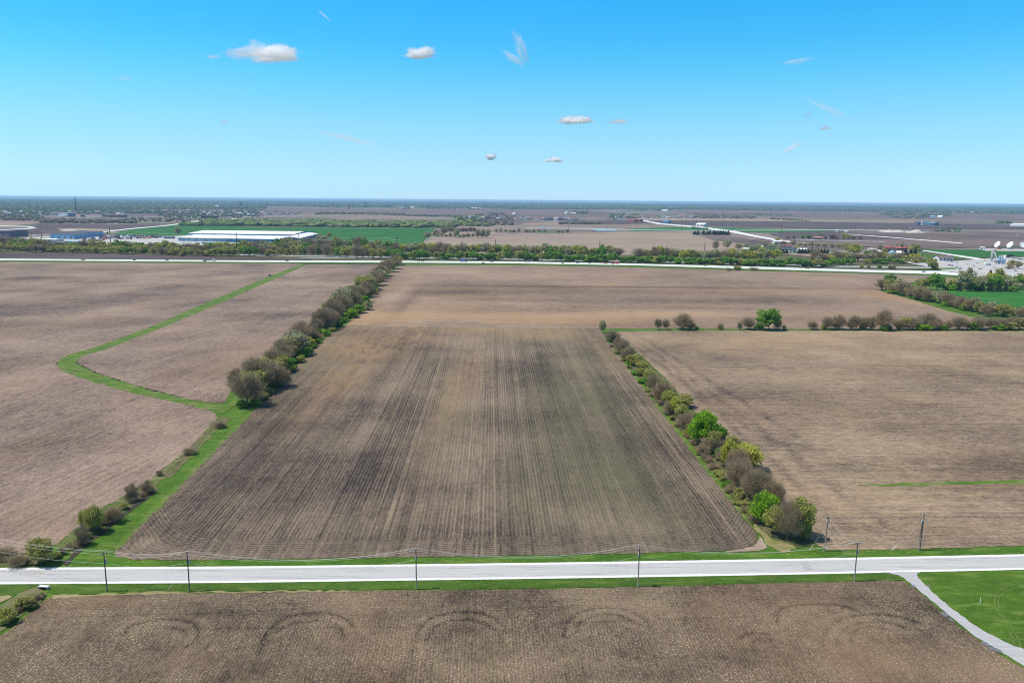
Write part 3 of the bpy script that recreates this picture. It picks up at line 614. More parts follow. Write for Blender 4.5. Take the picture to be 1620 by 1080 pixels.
# ---------------------------------------------------------------- trees
FOL = {
 'bare': foliage('twig_gray', (.088, .068, .042), (.200, .155, .100), (.145, .115, .065), .0),
 'brown': foliage('twig_brown', (.102, .074, .045), (.215, .160, .100), (.16, .125, .075), .0),
 'pale': foliage('buds_pale', (.085, .085, .045), (.180, .176, .095), (.135, .125, .075)),
 'olive': foliage('buds_olive', (.065, .072, .018), (.185, .185, .048), (.13, .11, .04)),
 'yellow': foliage('leaf_yellow', (.13, .135, .018), (.29, .29, .045), (.24, .23, .05)),
 'green': foliage('leaf_green', (.040, .088, .009), (.115, .215, .026), (.085, .155, .022)),
 'bright': foliage('leaf_bright', (.055, .115, .005), (.150, .28, .012), (.12, .20, .02)),
 'conifer': foliage('needle_dark', (.008, .018, .010), (.030, .050, .026), (.022, .03, .018), .05),
 'red': foliage('leaf_maroon', (.055, .016, .016), (.13, .045, .035), (.09, .05, .04)),
 'white': foliage('blossom_white', (.30, .30, .24), (.62, .60, .52), (.36, .38, .28)),
}
M_bark = plain('bark', (.13, .105, .085), .95, var=.3, scale=3)
def crown_mesh(name, seed, mat, n, clumps, leaf, spread=.26, base=.2, twig=False, dome=.62, flat=1.0):
    """unit crown: z from about BASE to 1, radius about .5; many small faces in clumps spread through the volume"""
    g = np.random.default_rng(seed)
    cz = base + (1 - base) * dome
    C = []
    for k in range(clumps):
        for _ in range(30):
            d = g.normal(size=3); d /= np.linalg.norm(d); d[2] = d[2] * (1 if d[2] > 0 else .75)
            r = g.uniform(.55, 1) if k > clumps * .25 else g.uniform(0, .5)
            rz = (1 - cz) if d[2] > 0 else (cz - base)
            c = np.array([d[0] * r * .40, d[1] * r * .40, cz + d[2] * r * rz * .86])
            if all(np.linalg.norm(c - q[0]) > spread * .62 for q in C): break
        C.append((c, spread * g.uniform(.6, 1.15), g.uniform(.0, 1)))
    per = n // clumps; V = []; T = []
    for c, s, tone in C:
        p = g.normal(size=(per, 3)); p /= np.linalg.norm(p, axis=1)[:, None] + 1e-9
        rr = g.uniform(.25, 1, size=(per, 1)) ** .5
        pos = c + p * rr * s * np.array([.62, .62, .5 * flat])
        ax = g.normal(size=(per, 3))
        if twig:
            out = pos - np.array([0, 0, cz - .25]); out /= np.linalg.norm(out, axis=1)[:, None]
            ax = out + .55 * ax + np.array([0, 0, .35])
        ax /= np.linalg.norm(ax, axis=1)[:, None]
        bx = np.cross(ax, g.normal(size=(per, 3))); bx /= np.linalg.norm(bx, axis=1)[:, None] + 1e-9
        L = leaf * g.uniform(.6, 1.5, size=(per, 1)); Wd = L * (.075 if twig else g.uniform(.5, .8, size=(per, 1)))
        ax = ax * L * (1.6 if twig else .5); bx = bx * Wd * .5
        V.append(np.stack([pos - ax - bx, pos - ax * .8 + bx, pos + ax + bx * (.3 if twig else .8), pos + ax * .8 - bx * (.3 if twig else .9)], axis=1))
        T.append(np.clip(tone * .7 + g.uniform(0, .5, size=per), 0, 1))
    V = np.concatenate(V); T = np.concatenate(T); m = len(V)
    V[:, :, 2] = np.maximum(V[:, :, 2], .02)
    me = np_mesh(name, V.reshape(-1, 3), np.arange(m * 4).reshape(-1, 4), mat)
    at = me.attributes.new('tone', 'FLOAT', 'POINT'); at.data.foreach_set('value', np.repeat(T, 4).astype(np.float32))
    return me
def trunk_mesh(seed, base=.2, limbs=7, thick=.022, multi=1):
    rd = random.Random(seed); mb = MB()
    for k in range(multi):
        ox, oy = (rd.uniform(-.05, .05), rd.uniform(-.05, .05)) if multi > 1 else (0, 0)
        lx, ly = (rd.uniform(-.12, .12), rd.uniform(-.12, .12)) if multi > 1 else (rd.uniform(-.03, .03), rd.uniform(-.03, .03))
        th = thick * (.7 if multi > 1 else 1)
        pts = [(ox, oy, -.01), (ox + lx * .2, oy + ly * .2, base * .5), (ox + lx * .5, oy + ly * .5, base + .12), (ox + lx, oy + ly, .72)]
        mb.tube(pts, [th, th * .8, th * .6, th * .15], 6)
        for j in range(limbs):
            a = rd.uniform(0, 6.28); z0 = base + .02 + .3 * j / limbs; l = rd.uniform(.22, .38)
            p0 = Vector((ox + lx * z0, oy + ly * z0, z0)); d = Vector((math.cos(a), math.sin(a), rd.uniform(.6, 1.3))).normalized()
            p1 = p0 + d * l * .5; p2 = p0 + (d + Vector((0, 0, .35))).normalized() * l
            mb.tube([p0, p1, p2], [th * .42, th * .28, th * .08], 5)
            for _ in range(2):
                e = (d + Vector((rd.uniform(-.7, .7), rd.uniform(-.7, .7), rd.uniform(0, .6)))).normalized()
                mb.tube([p1, p1 + e * l * .5], [th * .2, th * .05], 4)
    return mb.mesh('trunk', M_bark, True)
def conifer_mesh(name, seed, mat):
    g = np.random.default_rng(seed); n = 2600
    z = g.uniform(.04, 1, n) ; a = g.uniform(0, 6.283, n); tier = .8 + .2 * np.sin(z * 60)
    r = (1 - z) ** .85 * .5 * tier * np.sqrt(g.uniform(.25, 1, n))
    pos = np.stack([r * np.cos(a), r * np.sin(a), z], 1)
    ax = np.stack([np.cos(a), np.sin(a), -.35 + 0 * a], 1) + .25 * g.normal(size=(n, 3)); ax /= np.linalg.norm(ax, axis=1)[:, None]
    bx = np.cross(ax, g.normal(size=(n, 3))); bx /= np.linalg.norm(bx, axis=1)[:, None]
    ax = ax * .055; bx = bx * .018
    V = np.stack([pos - ax - bx, pos - ax + bx, pos + ax + bx * .4, pos + ax - bx * .4], 1)
    me = np_mesh(name, V.reshape(-1, 3), np.arange(n * 4).reshape(-1, 4), mat)
    at = me.attributes.new('tone', 'FLOAT', 'POINT'); at.data.foreach_set('value', np.repeat(g.uniform(0, 1, n), 4).astype(np.float32))
    return me
PROTO = {}
def proto(kind, v, fine):
    key = (kind, v, fine)
    if key in PROTO: return PROTO[key]
    sd = hash((len(kind), ord(kind[0]), ord(kind[1]), v)) % 10000
    q = {0: 2600, 1: 6000, 2: 11000}[fine]; lf = {0: 1.3, 1: 1.0, 2: .78}[fine]; cl = 16 + 3 * v + 8 * fine
    if kind in ('bare', 'brown'): r = (trunk_mesh(sd, .14, 10, .026, 3), crown_mesh('crown', sd, FOL[kind], int(q * 1.15), cl, .062 * lf, .36, .07, twig=True, dome=.5))
    elif kind == 'conifer' or kind == 'redconifer': r = (trunk_mesh(sd, .05, 0, .02), conifer_mesh('crown', sd, FOL['conifer' if kind == 'conifer' else 'red']))
    elif kind.startswith('bush_'): r = (trunk_mesh(sd, .05, 5, .02, 3), crown_mesh('crown', sd, FOL[kind[5:]], int(q * .5), 12 + 3 * fine, .085 * lf, .42, .0, dome=.4, twig=kind[5:] in ('bare', 'brown')))
    elif kind in ('pale', 'olive', 'yellow', 'white'): r = (trunk_mesh(sd, .14, 8, .020, 2), crown_mesh('crown', sd, FOL[kind], int(q * .62), cl, .050 * lf, .32, .08, dome=.55))
    else: r = (trunk_mesh(sd, .14, 7, .022), crown_mesh('crown', sd, FOL[kind if kind in FOL else 'green'], int(q * .75), cl, .052 * lf, .32, .06, dome=.5))
    PROTO[key] = r
    return r
LOOK = {'bare': ('bare_tree', 'tree', 'bare gray'), 'brown': ('bare_tree', 'tree', 'bare reddish-brown'), 'pale': ('budding_tree', 'tree', 'pale gray-green budding'), 'olive': ('budding_tree', 'tree', 'olive budding'),
 'yellow': ('leafy_tree', 'tree', 'yellow-green leafing'), 'green': ('leafy_tree', 'tree', 'fresh green leafy'), 'bright': ('leafy_tree', 'tree', 'vivid green leafy'), 'conifer': ('conifer_tree', 'conifer', 'dark evergreen conical'), 'redconifer': ('conifer_tree', 'conifer', 'dark maroon conical'),
 'red': ('leafy_tree', 'tree', 'dark maroon-leaved'), 'white': ('blossoming_tree', 'tree', 'white blossoming')}
TREES = []
def tree(px, by, ty, wpx, kind, row, label=None, fine=None):
    p = W(px, by); h = max(hgt(px, by, ty), .8); w = max(wpx * mpp(px, by), .8)
    dist = p.length
    if fine is None: fine = 2 if dist < 420 else (1 if dist < 900 else 0)
    tm, cm = proto(kind, random.randrange(3), fine)
    bush = kind.startswith('bush_'); k = kind[5:] if bush else kind
    nm, noun, look = LOOK[k]
    name = 'shrub' if bush else nm; noun = 'shrub' if bush else noun
    e = empty(name, p, random.uniform(0, 6.28))
    t = link(bpy.data.objects.new('trunk', tm), e); c = link(bpy.data.objects.new('crown', cm), e)
    sx = w * random.uniform(.94, 1.08); sy = w * random.uniform(.9, 1.1)
    t.scale = (sx, sy, h); c.scale = (sx, sy, h)
    e['category'] = 'shrub' if bush else 'tree'; e['group'] = row
    TREES.append(dict(o=e, px=px, by=by, row=row, look=look, noun=noun, h=h, label=label))
    if label: e['label'] = label
    return e
def fill(path, n, kinds, row, wr, seed):
    g = random.Random(seed); L = [Vector((p[0], p[1])) for p in path]
    for i in range(n):
        t = (i + g.uniform(.2, .8)) / n * (len(path) - 1); k = int(t); a, b = path[k], path[min(k + 1, len(path) - 1)]; u = t - k
        q = [a[c] * (1 - u) + b[c] * u for c in range(3)]; kd = g.choice(kinds); hh = q[2] * (g.uniform(.8, 1.1) if not kd.startswith('bush') else g.uniform(.35, .55))
        tree(q[0] + g.uniform(-.12, .12) * q[2], q[1] + g.uniform(-.05, .05) * q[2], q[1] - hh, q[2] * g.uniform(*wr) * (1 if not kd.startswith('bush') else .6), kd, row)
H1, H2, H3, H4 = 'trees of the hedgerow along the grass strip', 'trees of the hedgerow on the right side of the dark field', 'trees of the cross hedge', 'trees of the wood beside the green field'
for r in [ # left hedgerow, near end first
 (390, 641, 590, 62, 'bare', 'nearest big bare tree at the near end of the left hedgerow'), (383, 645, 632, 18, 'bush_green', 'low green shrub under the nearest bare tree of the left hedgerow'), (403, 640, 629, 14, 'bush_bright', None),
 (376, 612, 583, 34, 'brown', None), (407, 618, 566, 58, 'bare', None), (428, 606, 572, 46, 'brown', None), (440, 612, 580, 40, 'bare', None),
 (431, 590, 561, 22, 'yellow', None), (444, 590, 560, 28, 'olive', None), (457, 586, 566, 24, 'bush_green', None), (449, 567, 536, 44, 'bare', None), (468, 562, 527, 46, 'pale', None), (479, 563, 550, 22, 'bush_bright', None), (490, 549, 532, 22, 'bush_yellow', None),
 (482, 529, 518, 10, 'bare', None), (500, 536, 524, 26, 'bush_brown', None), (513, 529, 520, 18, 'bush_bright', None), (513, 521, 487, 44, 'bare', None), (525, 517, 490, 30, 'brown', None),
 (529, 508, 474, 34, 'bare', None), (541, 499, 466, 42, 'bare', None), (556, 488, 462, 34, 'bare', None), (557, 502, 487, 22, 'bush_bright', None), (568, 495, 482, 22, 'bush_green', None), (582, 490, 476, 16, 'bush_pale', None), (576, 480, 467, 18, 'bush_bright', None),
 (567, 478, 452, 34, 'bare', None), (577, 470, 446, 30, 'brown', None), (583, 466, 450, 18, 'bush_green', None), (588, 458, 434, 28, 'bare', None), (598, 451, 432, 22, 'bare', None), (592, 466, 455, 14, 'bush_olive', None),
 (603, 441, 420, 22, 'bare', None), (609, 436, 414, 22, 'brown', None), (616, 430, 411, 20, 'olive', None), (622, 425, 407, 20, 'bare', None), (629, 420, 404, 18, 'olive', None), (632, 412, 396, 12, 'green', None)]:
    tree(*r[:5], H1, r[5])
fill([(398, 628, 42), (432, 592, 36), (462, 558, 34), (478, 542, 30), (497, 533, 20), (515, 515, 32), (545, 488, 32), (575, 465, 27), (600, 443, 22), (628, 418, 17)], 44, ['bare', 'bare', 'brown', 'bare', 'pale', 'olive', 'olive', 'bush_olive'], H1, (.9, 1.3), 21)
fill([(410, 640, 26), (445, 605, 22), (475, 572, 20), (500, 545, 18), (530, 520, 16), (560, 500, 16), (590, 474, 13)], 18, ['bush_green', 'bush_bright', 'bush_olive', 'bush_green'], H1, (1.0, 1.5), 27)
HD = 'shrubs and trees of the ditch'
fill([(70, 890, 20), (110, 872, 22), (150, 838, 22), (200, 800, 18), (245, 772, 14)], 13, ['bush_brown', 'bush_olive', 'bush_bare', 'bush_brown'], HD, (1.0, 1.6), 31)
fill([(66, 942, 16), (40, 960, 20), (5, 984, 24)], 8, ['bush_olive', 'bush_brown', 'bush_olive'], HD, (1.0, 1.6), 32)
fill([(-5, 886, 18), (45, 888, 22)], 4, ['bush_bare', 'bush_olive', 'bush_brown'], HD, (1.2, 1.8), 33)
for r in [ # right hedgerow
 (953, 526, 507, 13, 'pale', 'small pale sapling-like tree at the corner where the two hedges meet'), (963, 536, 527, 10, 'bush_bright', None), (969, 541, 522, 22, 'bare', None), (984, 560, 537, 22, 'brown', None), (992, 571, 550, 26, 'brown', None), (1003, 578, 559, 24, 'olive', None), (996, 578, 570, 12, 'bush_bright', None),
 (1017, 590, 570, 22, 'olive', None), (1012, 594, 580, 14, 'bush_olive', None), (1026, 614, 595, 16, 'green', None), (1037, 618, 595, 22, 'brown', None), (1050, 636, 602, 36, 'brown', None), (1042, 636, 622, 18, 'bush_brown', None), (1064, 654, 632, 30, 'brown', None), (1082, 644, 624, 32, 'olive', None), (1079, 664, 640, 28, 'olive', None), (1086, 680, 652, 32, 'brown', None),
 (1112, 702, 650, 54, 'bright', 'biggest vivid green tree in the middle of the right hedgerow'), (1096, 690, 668, 26, 'olive', None), (1141, 694, 675, 24, 'green', None), (1125, 716, 690, 36, 'bare', None), (1112, 722, 702, 24, 'brown', None), (1136, 727, 710, 16, 'bush_green', None), (1158, 716, 690, 30, 'olive', None), (1150, 738, 704, 34, 'brown', None),
 (1179, 742, 702, 56, 'yellow', 'broad yellow-green domed tree in the right hedgerow'), (1170, 772, 724, 52, 'brown', None), (1197, 790, 742, 52, 'bare', None), (1222, 800, 756, 42, 'brown', None), (1169, 795, 772, 22, 'bush_olive', 'low olive shrub at the field edge under big bare trees'),
 (1211, 828, 780, 46, 'bright', 'small round vivid green tree near the road end of the right hedgerow'), (1227, 846, 800, 44, 'olive', None), (1247, 854, 790, 42, 'brown', 'tall thin bare tree between two olive trees at the road end'), (1262, 850, 786, 46, 'olive', None), (1272, 852, 815, 22, 'bush_olive', None)]:
    tree(*r[:5], H2, r[5])
fill([(958, 530, 12), (985, 560, 22), (1015, 590, 22), (1045, 630, 26), (1085, 668, 30), (1120, 705, 36), (1160, 745, 42), (1188, 785, 40)], 30, ['brown', 'olive', 'bush_olive', 'olive', 'bush_brown', 'bush_green', 'olive', 'yellow', 'brown'], H2, (.6, .9), 22)
fill([(956, 534, 9), (1008, 598, 14), (1072, 672, 16), (1120, 730, 20), (1160, 785, 24), (1196, 828, 26)], 30, ['bush_brown', 'bush_olive', 'bush_bare', 'bush_green', 'bush_olive', 'bush_brown'], H2, (1.1, 1.7), 29)
fill([(1290, 521, 16), (1400, 521.5, 19), (1500, 521.5, 16), (1625, 521.5, 18)], 16, ['bare', 'brown', 'bush_olive', 'bare'], H3, (.9, 1.3), 23)
fill([(1398, 459, 20), (1440, 470, 22), (1490, 481, 20), (1540, 493, 18), (1612, 504, 20)], 22, ['bare', 'olive', 'brown', 'pale', 'bush_green'], H4, (.9, 1.3), 24)
fill([(1500, 456, 16), (1545, 456, 18), (1620, 456, 22)], 12, ['olive', 'pale', 'olive', 'green'], H4, (.9, 1.2), 25)
for r in [ # cross hedge
 (1041, 521, 504, 13, 'bare', None), (1053, 521, 505, 13, 'bare', None), (1080, 521, 496, 32, 'brown', None), (1092, 521, 508, 16, 'bare', None), (1102, 521, 516, 6, 'bush_green', None), (1140, 521, 511, 11, 'bush_brown', None), (1170, 521, 508, 9, 'bush_bare', None), (1184, 521, 502, 24, 'bare', None),
 (1200, 522, 509, 14, 'bush_green', None), (1216, 522, 487, 38, 'green', 'tall fresh green tree standing alone in the cross hedge'), (1230, 522, 504, 16, 'bare', None), (1241, 521, 514, 6, 'bush_olive', None), (1286, 521, 508, 20, 'bare', None), (1309, 521, 501, 22, 'bare', None), (1327, 521, 499, 24, 'brown', None), (1353, 521, 499, 24, 'bare', None), (1370, 521, 502, 24, 'bare', None),
 (1397, 522, 490, 40, 'brown', 'largest bare brown tree of the cross hedge'), (1398, 523, 515, 14, 'bush_bright', None), (1423, 521, 506, 12, 'bush_olive', None), (1431, 521, 501, 18, 'olive', None), (1444, 521, 502, 24, 'bare', None), (1457, 522, 512, 20, 'bush_bright', None), (1468, 520, 495, 30, 'bare', None), (1469, 522, 512, 18, 'bush_bright', None), (1484, 521, 505, 20, 'brown', None), (1492, 522, 513, 17, 'bush_bright', None),
 (1516, 521, 501, 28, 'bare', None), (1531, 521, 507, 16, 'bare', None), (1543, 522, 510, 17, 'bush_green', None), (1549, 520, 501, 22, 'brown', None), (1566, 520, 502, 22, 'bare', None), (1580, 522, 512, 18, 'bush_bright', None), (1583, 520, 503, 20, 'bare', None), (1597, 522, 509, 20, 'bush_olive', None), (1600, 519, 501, 22, 'bare', None), (1613, 521, 502, 20, 'olive', None), (1628, 521, 500, 24, 'bare', None)]:
    tree(*r[:5], H3, r[5])
for r in [ # wood by the green field: front diagonal, then the back rows
 (1394, 459, 441, 24, 'bare', None), (1409, 452, 433, 20, 'green', 'round deep green treetop at the tip of the wood'), (1407, 460, 441, 26, 'bare', None), (1421, 461, 440, 28, 'pale', None), (1412, 464, 457, 18, 'bush_bright', None), (1432, 468, 448, 22, 'olive', None), (1442, 472, 452, 22, 'bare', None), (1454, 475, 451, 26, 'brown', None), (1460, 458, 440, 24, 'olive', None), (1449, 473, 463, 12, 'bush_green', None),
 (1469, 477, 457, 26, 'bare', None), (1481, 459, 433, 28, 'green', 'largest round green tree at the back of the wood'), (1487, 480, 459, 26, 'pale', None), (1501, 484, 464, 22, 'bare', None), (1496, 484, 478, 14, 'bush_bright', None), (1522, 489, 469, 24, 'brown', None), (1526, 491, 483, 14, 'bush_green', None), (1540, 493, 470, 20, 'pale', None), (1549, 496, 476, 18, 'olive', None), (1561, 500, 481, 24, 'brown', None), (1585, 501, 480, 28, 'olive', None), (1604, 503, 486, 20, 'olive', None), (1618, 506, 486, 24, 'brown', None),
 (1499, 459, 450, 18, 'bush_bright', None), (1508, 460, 450, 18, 'bush_bright', None), (1509, 452, 440, 16, 'yellow', None), (1517, 461, 447, 12, 'conifer', None), (1528, 461, 423, 26, 'pale', 'tall pale budding tree rising above the back of the wood'), (1536, 460, 446, 18, 'bush_green', None), (1541, 452, 440, 11, 'redconifer', 'dark maroon cone-shaped tree at the back of the wood'),
 (1553, 461, 447, 14, 'conifer', None), (1566, 462, 446, 15, 'conifer', None), (1579, 462, 447, 15, 'conifer', None), (1591, 462, 449, 13, 'conifer', None), (1561, 453, 436, 22, 'olive', None), (1570, 448, 431, 22, 'yellow', None), (1580, 446, 425, 20, 'olive', None), (1566, 442, 427, 14, 'redconifer', None), (1592, 452, 434, 24, 'olive', None), (1605, 450, 437, 22, 'green', None), (1618, 452, 434, 24, 'olive', None), (1610, 459, 447, 20, 'pale', None), (1547, 460, 450, 16, 'bush_green', None), (1600, 462, 452, 18, 'bush_green', None)]:
    tree(*r[:5], H4, r[5])
for r in [ # ditch on the left
 (64, 892, 851, 44, 'olive', 'olive-leaved tree beside the road at the ditch'), (30, 894, 876, 34, 'bush_bare', 'low gray-brown shrub beside the olive tree at the road'), (130, 862, 830, 26, 'bush_brown', 'bare brown shrub leaning over the ditch'), (150, 842, 801, 30, 'olive', 'olive tree over the ditch, upright'), (136, 838, 806, 22, 'olive', 'smaller olive tree at the ditch, beside the upright one'),
 (176, 826, 802, 34, 'bush_brown', 'bare brown shrub on the ditch bank behind the olive trees'), (208, 792, 765, 24, 'bush_brown', 'rust-brown shrub farther up the ditch'), (232, 780, 760, 24, 'bush_brown', 'last brown shrub up the ditch in the grass'), (252, 752, 743, 12, 'bush_bare', 'tiny gray shrub on the grass strip'), (348, 676, 666, 20, 'bush_brown', 'low brown brush at the far end of the grass strip'), (300, 718, 708, 26, 'bush_bare', 'low gray brush in the middle of the grass strip'),
 (40, 962, 944, 30, 'bush_olive', 'dull olive shrub in the ditch below the road'), (12, 984, 964, 30, 'bush_olive', 'dull olive shrub lower down the ditch'), (4, 880, 866, 34, 'bush_bare', 'gray-brown brush at the left field corner')]:
    tree(*r[:5], 'shrubs and trees of the ditch', r[5])
for px, by, ty, w, k, l in [(1166, 427.5, 420, 13, 'bush_olive', 'shrub on the near highway verge, bushier one of the pair'), (1153, 428, 423, 14, 'bush_bare', 'low gray shrub on the near highway verge'), (1192, 427.5, 422.6, 17, 'bush_bare', 'wider gray shrub right of the pair on the highway verge'), (1363, 423, 419, 6, 'bush_olive', 'first round olive shrub along the frontage road'), (1374, 423.3, 419, 6, 'bush_olive', 'second round olive shrub along the frontage road'), (1391, 424, 419.6, 7, 'bush_green', 'darker green round shrub along the frontage road'), (1411, 424.8, 418.6, 13, 'bush_pale', 'wide pale green shrub along the frontage road'),
      (282, 373, 359, 11, 'pale', 'lone pale tree on the edge of the wheat beside the warehouse'), (505, 378, 370, 12, 'pale', 'gray-green tree at the corner of the warehouse'), (521, 376, 367.5, 11, 'olive', 'olive tree right of the warehouse on the wheat edge'), (513, 379, 373, 14, 'bare', 'bare tree at the wheat edge by the warehouse'), (170, 370, 366, 4, 'conifer', 'small dark conifer at the corner of the wheat field'),
      (1432, 407, 392, 12, 'conifer', 'dark conifer beside the red-roofed barn, leftmost'), (1440, 406, 394, 12, 'conifer', 'dark conifer beside the red-roofed barn, middle'), (1447, 405, 393, 11, 'conifer', 'dark conifer beside the red-roofed barn, rightmost'), (1447, 403, 385, 20, 'olive', 'broad olive tree beside the red-roofed barn'), (1424, 395, 385, 13, 'olive', 'olive tree behind the red-roofed barn'), (1404, 401, 391, 14, 'red', 'maroon tree in front of the red-roofed barn'), (1392, 398, 386, 12, 'brown', 'bare brown tree left of the red-roofed barn'), (1412, 400, 390, 13, 'brown', 'bare brown tree before the middle of the red-roofed barn'), (1399, 402, 393, 12, 'olive', 'low olive tree before the left end of the red-roofed barn'), (1474, 426, 408, 18, 'olive', 'dark olive tree at the edge of the gravel yard'), (1478, 426, 416, 12, 'bush_olive', 'low shrub at the edge of the gravel yard'),
      (1352, 405, 384, 22, 'yellow', 'tall yellow-green tree beside the ranch house'), (1343, 402, 385, 16, 'olive', 'olive tree behind the ranch house'), (1372, 405, 396, 11, 'green', 'green tree right of the ranch house'), (1364, 409, 403, 10, 'bush_white', 'pale blossoming shrub near the ranch house'), (1600, 424, 411, 16, 'olive', 'olive tree in the concrete yard, taller'), (1611, 426, 413, 14, 'pale', 'pale tree in the concrete yard'), (1596, 426, 417, 14, 'bush_brown', 'brown scrub in the concrete yard')]:
    tree(px, by, ty, w, k, 'single trees and shrubs', l)
# belt behind the highway
bx_ = [-20, 0, 100, 200, 300, 400, 480, 560, 640, 700, 810, 1000, 1200, 1300, 1400, 1480]
b_front = [396, 397, 399, 401, 405, 404, 403, 407.5, 410, 411, 412.2, 415.3, 420, 421.5, 416, 416]
b_top = [376, 376, 381, 382, 382, 379, 377, 376, 385, 384, 385.5, 392, 395, 398, 400, 406]
def interp(x, ys): return float(np.interp(x, bx_, ys))
RB = random.Random(5); HB = 'trees of the belt behind the highway'
x = -14
while x < 1462:
    left = x < 600
    f = interp(x, b_front); tp = interp(x, b_top)
    dp = f - tp
    if left: ks = ['olive', 'olive', 'pale', 'bare', 'olive', 'green', 'brown', 'yellow', 'bare']
    elif x < 720: ks = ['brown', 'pale', 'yellow', 'olive', 'brown', 'green']
    elif x < 1000: ks = ['olive', 'yellow', 'pale', 'olive', 'brown', 'green', 'olive']
    else: ks = ['olive', 'pale', 'brown', 'olive', 'bare', 'yellow', 'pale']
    # back tree
    k = RB.choice(ks); w = RB.uniform(16, 26)
    by = f - dp * .27 + RB.uniform(-1, 1); ty = tp + RB.uniform(-3, 3.5) + (3 if 275 < x < 450 else 0)
    skip = (1228 < x < 1300 and RB.random() < .6) or (960 < x < 1010 and RB.random() < .35)
    if not skip: tree(x, by, ty, w, k, HB)
    # front tree or shrub
    k2 = RB.choice(['bush_green', 'bush_bright', 'bush_green', 'bush_olive', 'green'] if 860 < x < 1290 else (['green', 'olive', 'olive', 'bush_olive', 'bare', 'olive'] if left else ['green', 'olive', 'bush_green']))
    x2 = x + RB.uniform(2, 7)
    if x < 1320 or RB.random() < .75: tree(x2, f + RB.uniform(-.8, .8), f - dp * (.42 if k2.startswith('bush') else .56) + RB.uniform(-1.5, 1.5), RB.uniform(15, 24), k2, HB)
    if left and RB.random() < .75: tree(x + RB.uniform(-5, 5), f - dp * .12, f - dp * .72 + RB.uniform(-2, 2), RB.uniform(14, 22), RB.choice(ks), HB)
    x += RB.uniform(8.5, 13.5)
for r in [(660, 402, 385.5, 16, 'brown'), (672, 404, 388, 15, 'brown'), (684, 405, 388, 16, 'brown'), (915, 404, 387, 16, 'yellow'), (905, 407, 391, 15, 'olive'), (714, 406, 388, 18, 'olive'), (623, 408, 401, 8, 'white'), (1132, 395, 380, 12, 'bare'), (1150, 394, 379, 16, 'pale'), (1168, 395, 385, 14, 'olive'), (1181, 392, 386, 8, 'olive'), (1194, 398, 388, 12, 'bare'), (1206, 401, 390, 14, 'yellow'), (1286, 415, 403, 14, 'bare'), (1294, 416, 405, 12, 'pale')]:
    tree(*r, HB)
for x in range(1214, 1312, 5):
    if 1245 < x < 1262: continue
    tree(x, 401.5 + (x - 1214) * .004, 393.4 + RB.uniform(-.8, .8), 8, 'conifer', 'dark evergreens of the planted windbreak')
for x, b, t_, w, k in [(1293, 391.5, 384, 14, 'pale'), (1304, 391.5, 384.5, 14, 'olive'), (1316, 392, 385, 14, 'bare'), (1328, 392.5, 385, 15, 'olive'), (1230, 382, 376, 10, 'yellow'), (1255, 388, 380.5, 14, 'bare'), (1212, 392, 383, 12, 'bare'), (1262, 396, 388, 10, 'yellow'), (1247, 377, 373.6, 6, 'conifer'), (1256, 377, 373, 6, 'conifer'), (1270, 377.5, 372.5, 7, 'green'), (1280, 378, 371, 10, 'green'), (1298, 374, 367.5, 11, 'pale'), (1306, 378.5, 373, 5, 'conifer'), (1318, 378, 371, 11, 'red'), (1336, 378.5, 368.5, 13, 'olive'), (1266, 390, 383, 12, 'pale'), (1274, 391, 384, 12, 'olive'), (1283, 392, 383, 14, 'pale'), (1338, 394, 383.5, 14, 'olive'), (1360, 398, 388, 13, 'olive'), (1376, 402, 394, 12, 'pale'), (1384, 403, 394, 12, 'bare'), (1219, 393, 386, 12, 'pale'), (1226, 392, 385, 11, 'olive'), (1199, 396, 387, 13, 'olive'), (1188, 399, 390, 14, 'green'), (1240, 388, 381, 12, 'bare'), (1342, 379, 371, 11, 'olive'), (1324, 378.5, 373, 9, 'brown'), (1350, 379, 372.5, 10, 'brown'), (1361, 379.5, 373, 10, 'brown')]:
    tree(x, b, t_, w, k, 'trees around the farmhouses')
for x, b, t_, w, k in [(676, 378, 366, 14, 'pale'), (690, 374, 363, 14, 'bare'), (702, 371, 357.5, 16, 'bare'), (712, 366, 352, 16, 'pale')] + [(x, 366.8 + (x - 700) * .004, 366.8 - RB.uniform(5.5, 8.5), RB.uniform(7, 11), RB.choice(['bare', 'pale', 'bare'])) for x in range(708, 754, 6)] + [(x, 375 + (x - 690) * .012, 375 - RB.uniform(3.5, 8), RB.uniform(6, 9), RB.choice(['bare', 'pale'])) for x in range(692, 772, 7)] + [(723, 376, 361, 11, 'pale'), (764, 376, 362, 9, 'pale'), (772, 376.3, 362, 9, 'pale'), (756, 376, 362.5, 8, 'bare')] + [(x, 368.2, 368.2 - RB.uniform(3.5, 7.5), RB.uniform(5, 8), RB.choice(['bare', 'pale'])) for x in (785, 792, 800, 807, 813, 821, 832, 838, 845, 853, 862, 884, 890, 898)]:
    tree(x, b, t_, w, k, 'trees of the thin hedges in the tan fields')
for x in [1099, 1104, 1113, 1119, 1123, 1129, 1132, 1136, 1140, 1144, 1148, 1152]: 
    if x not in (1105,): tree(x, 371.6 + RB.uniform(-.3, .3), 364.8 + RB.uniform(-.8, .8), 8.5, 'conifer', 'dark evergreens of the grove by the main road')

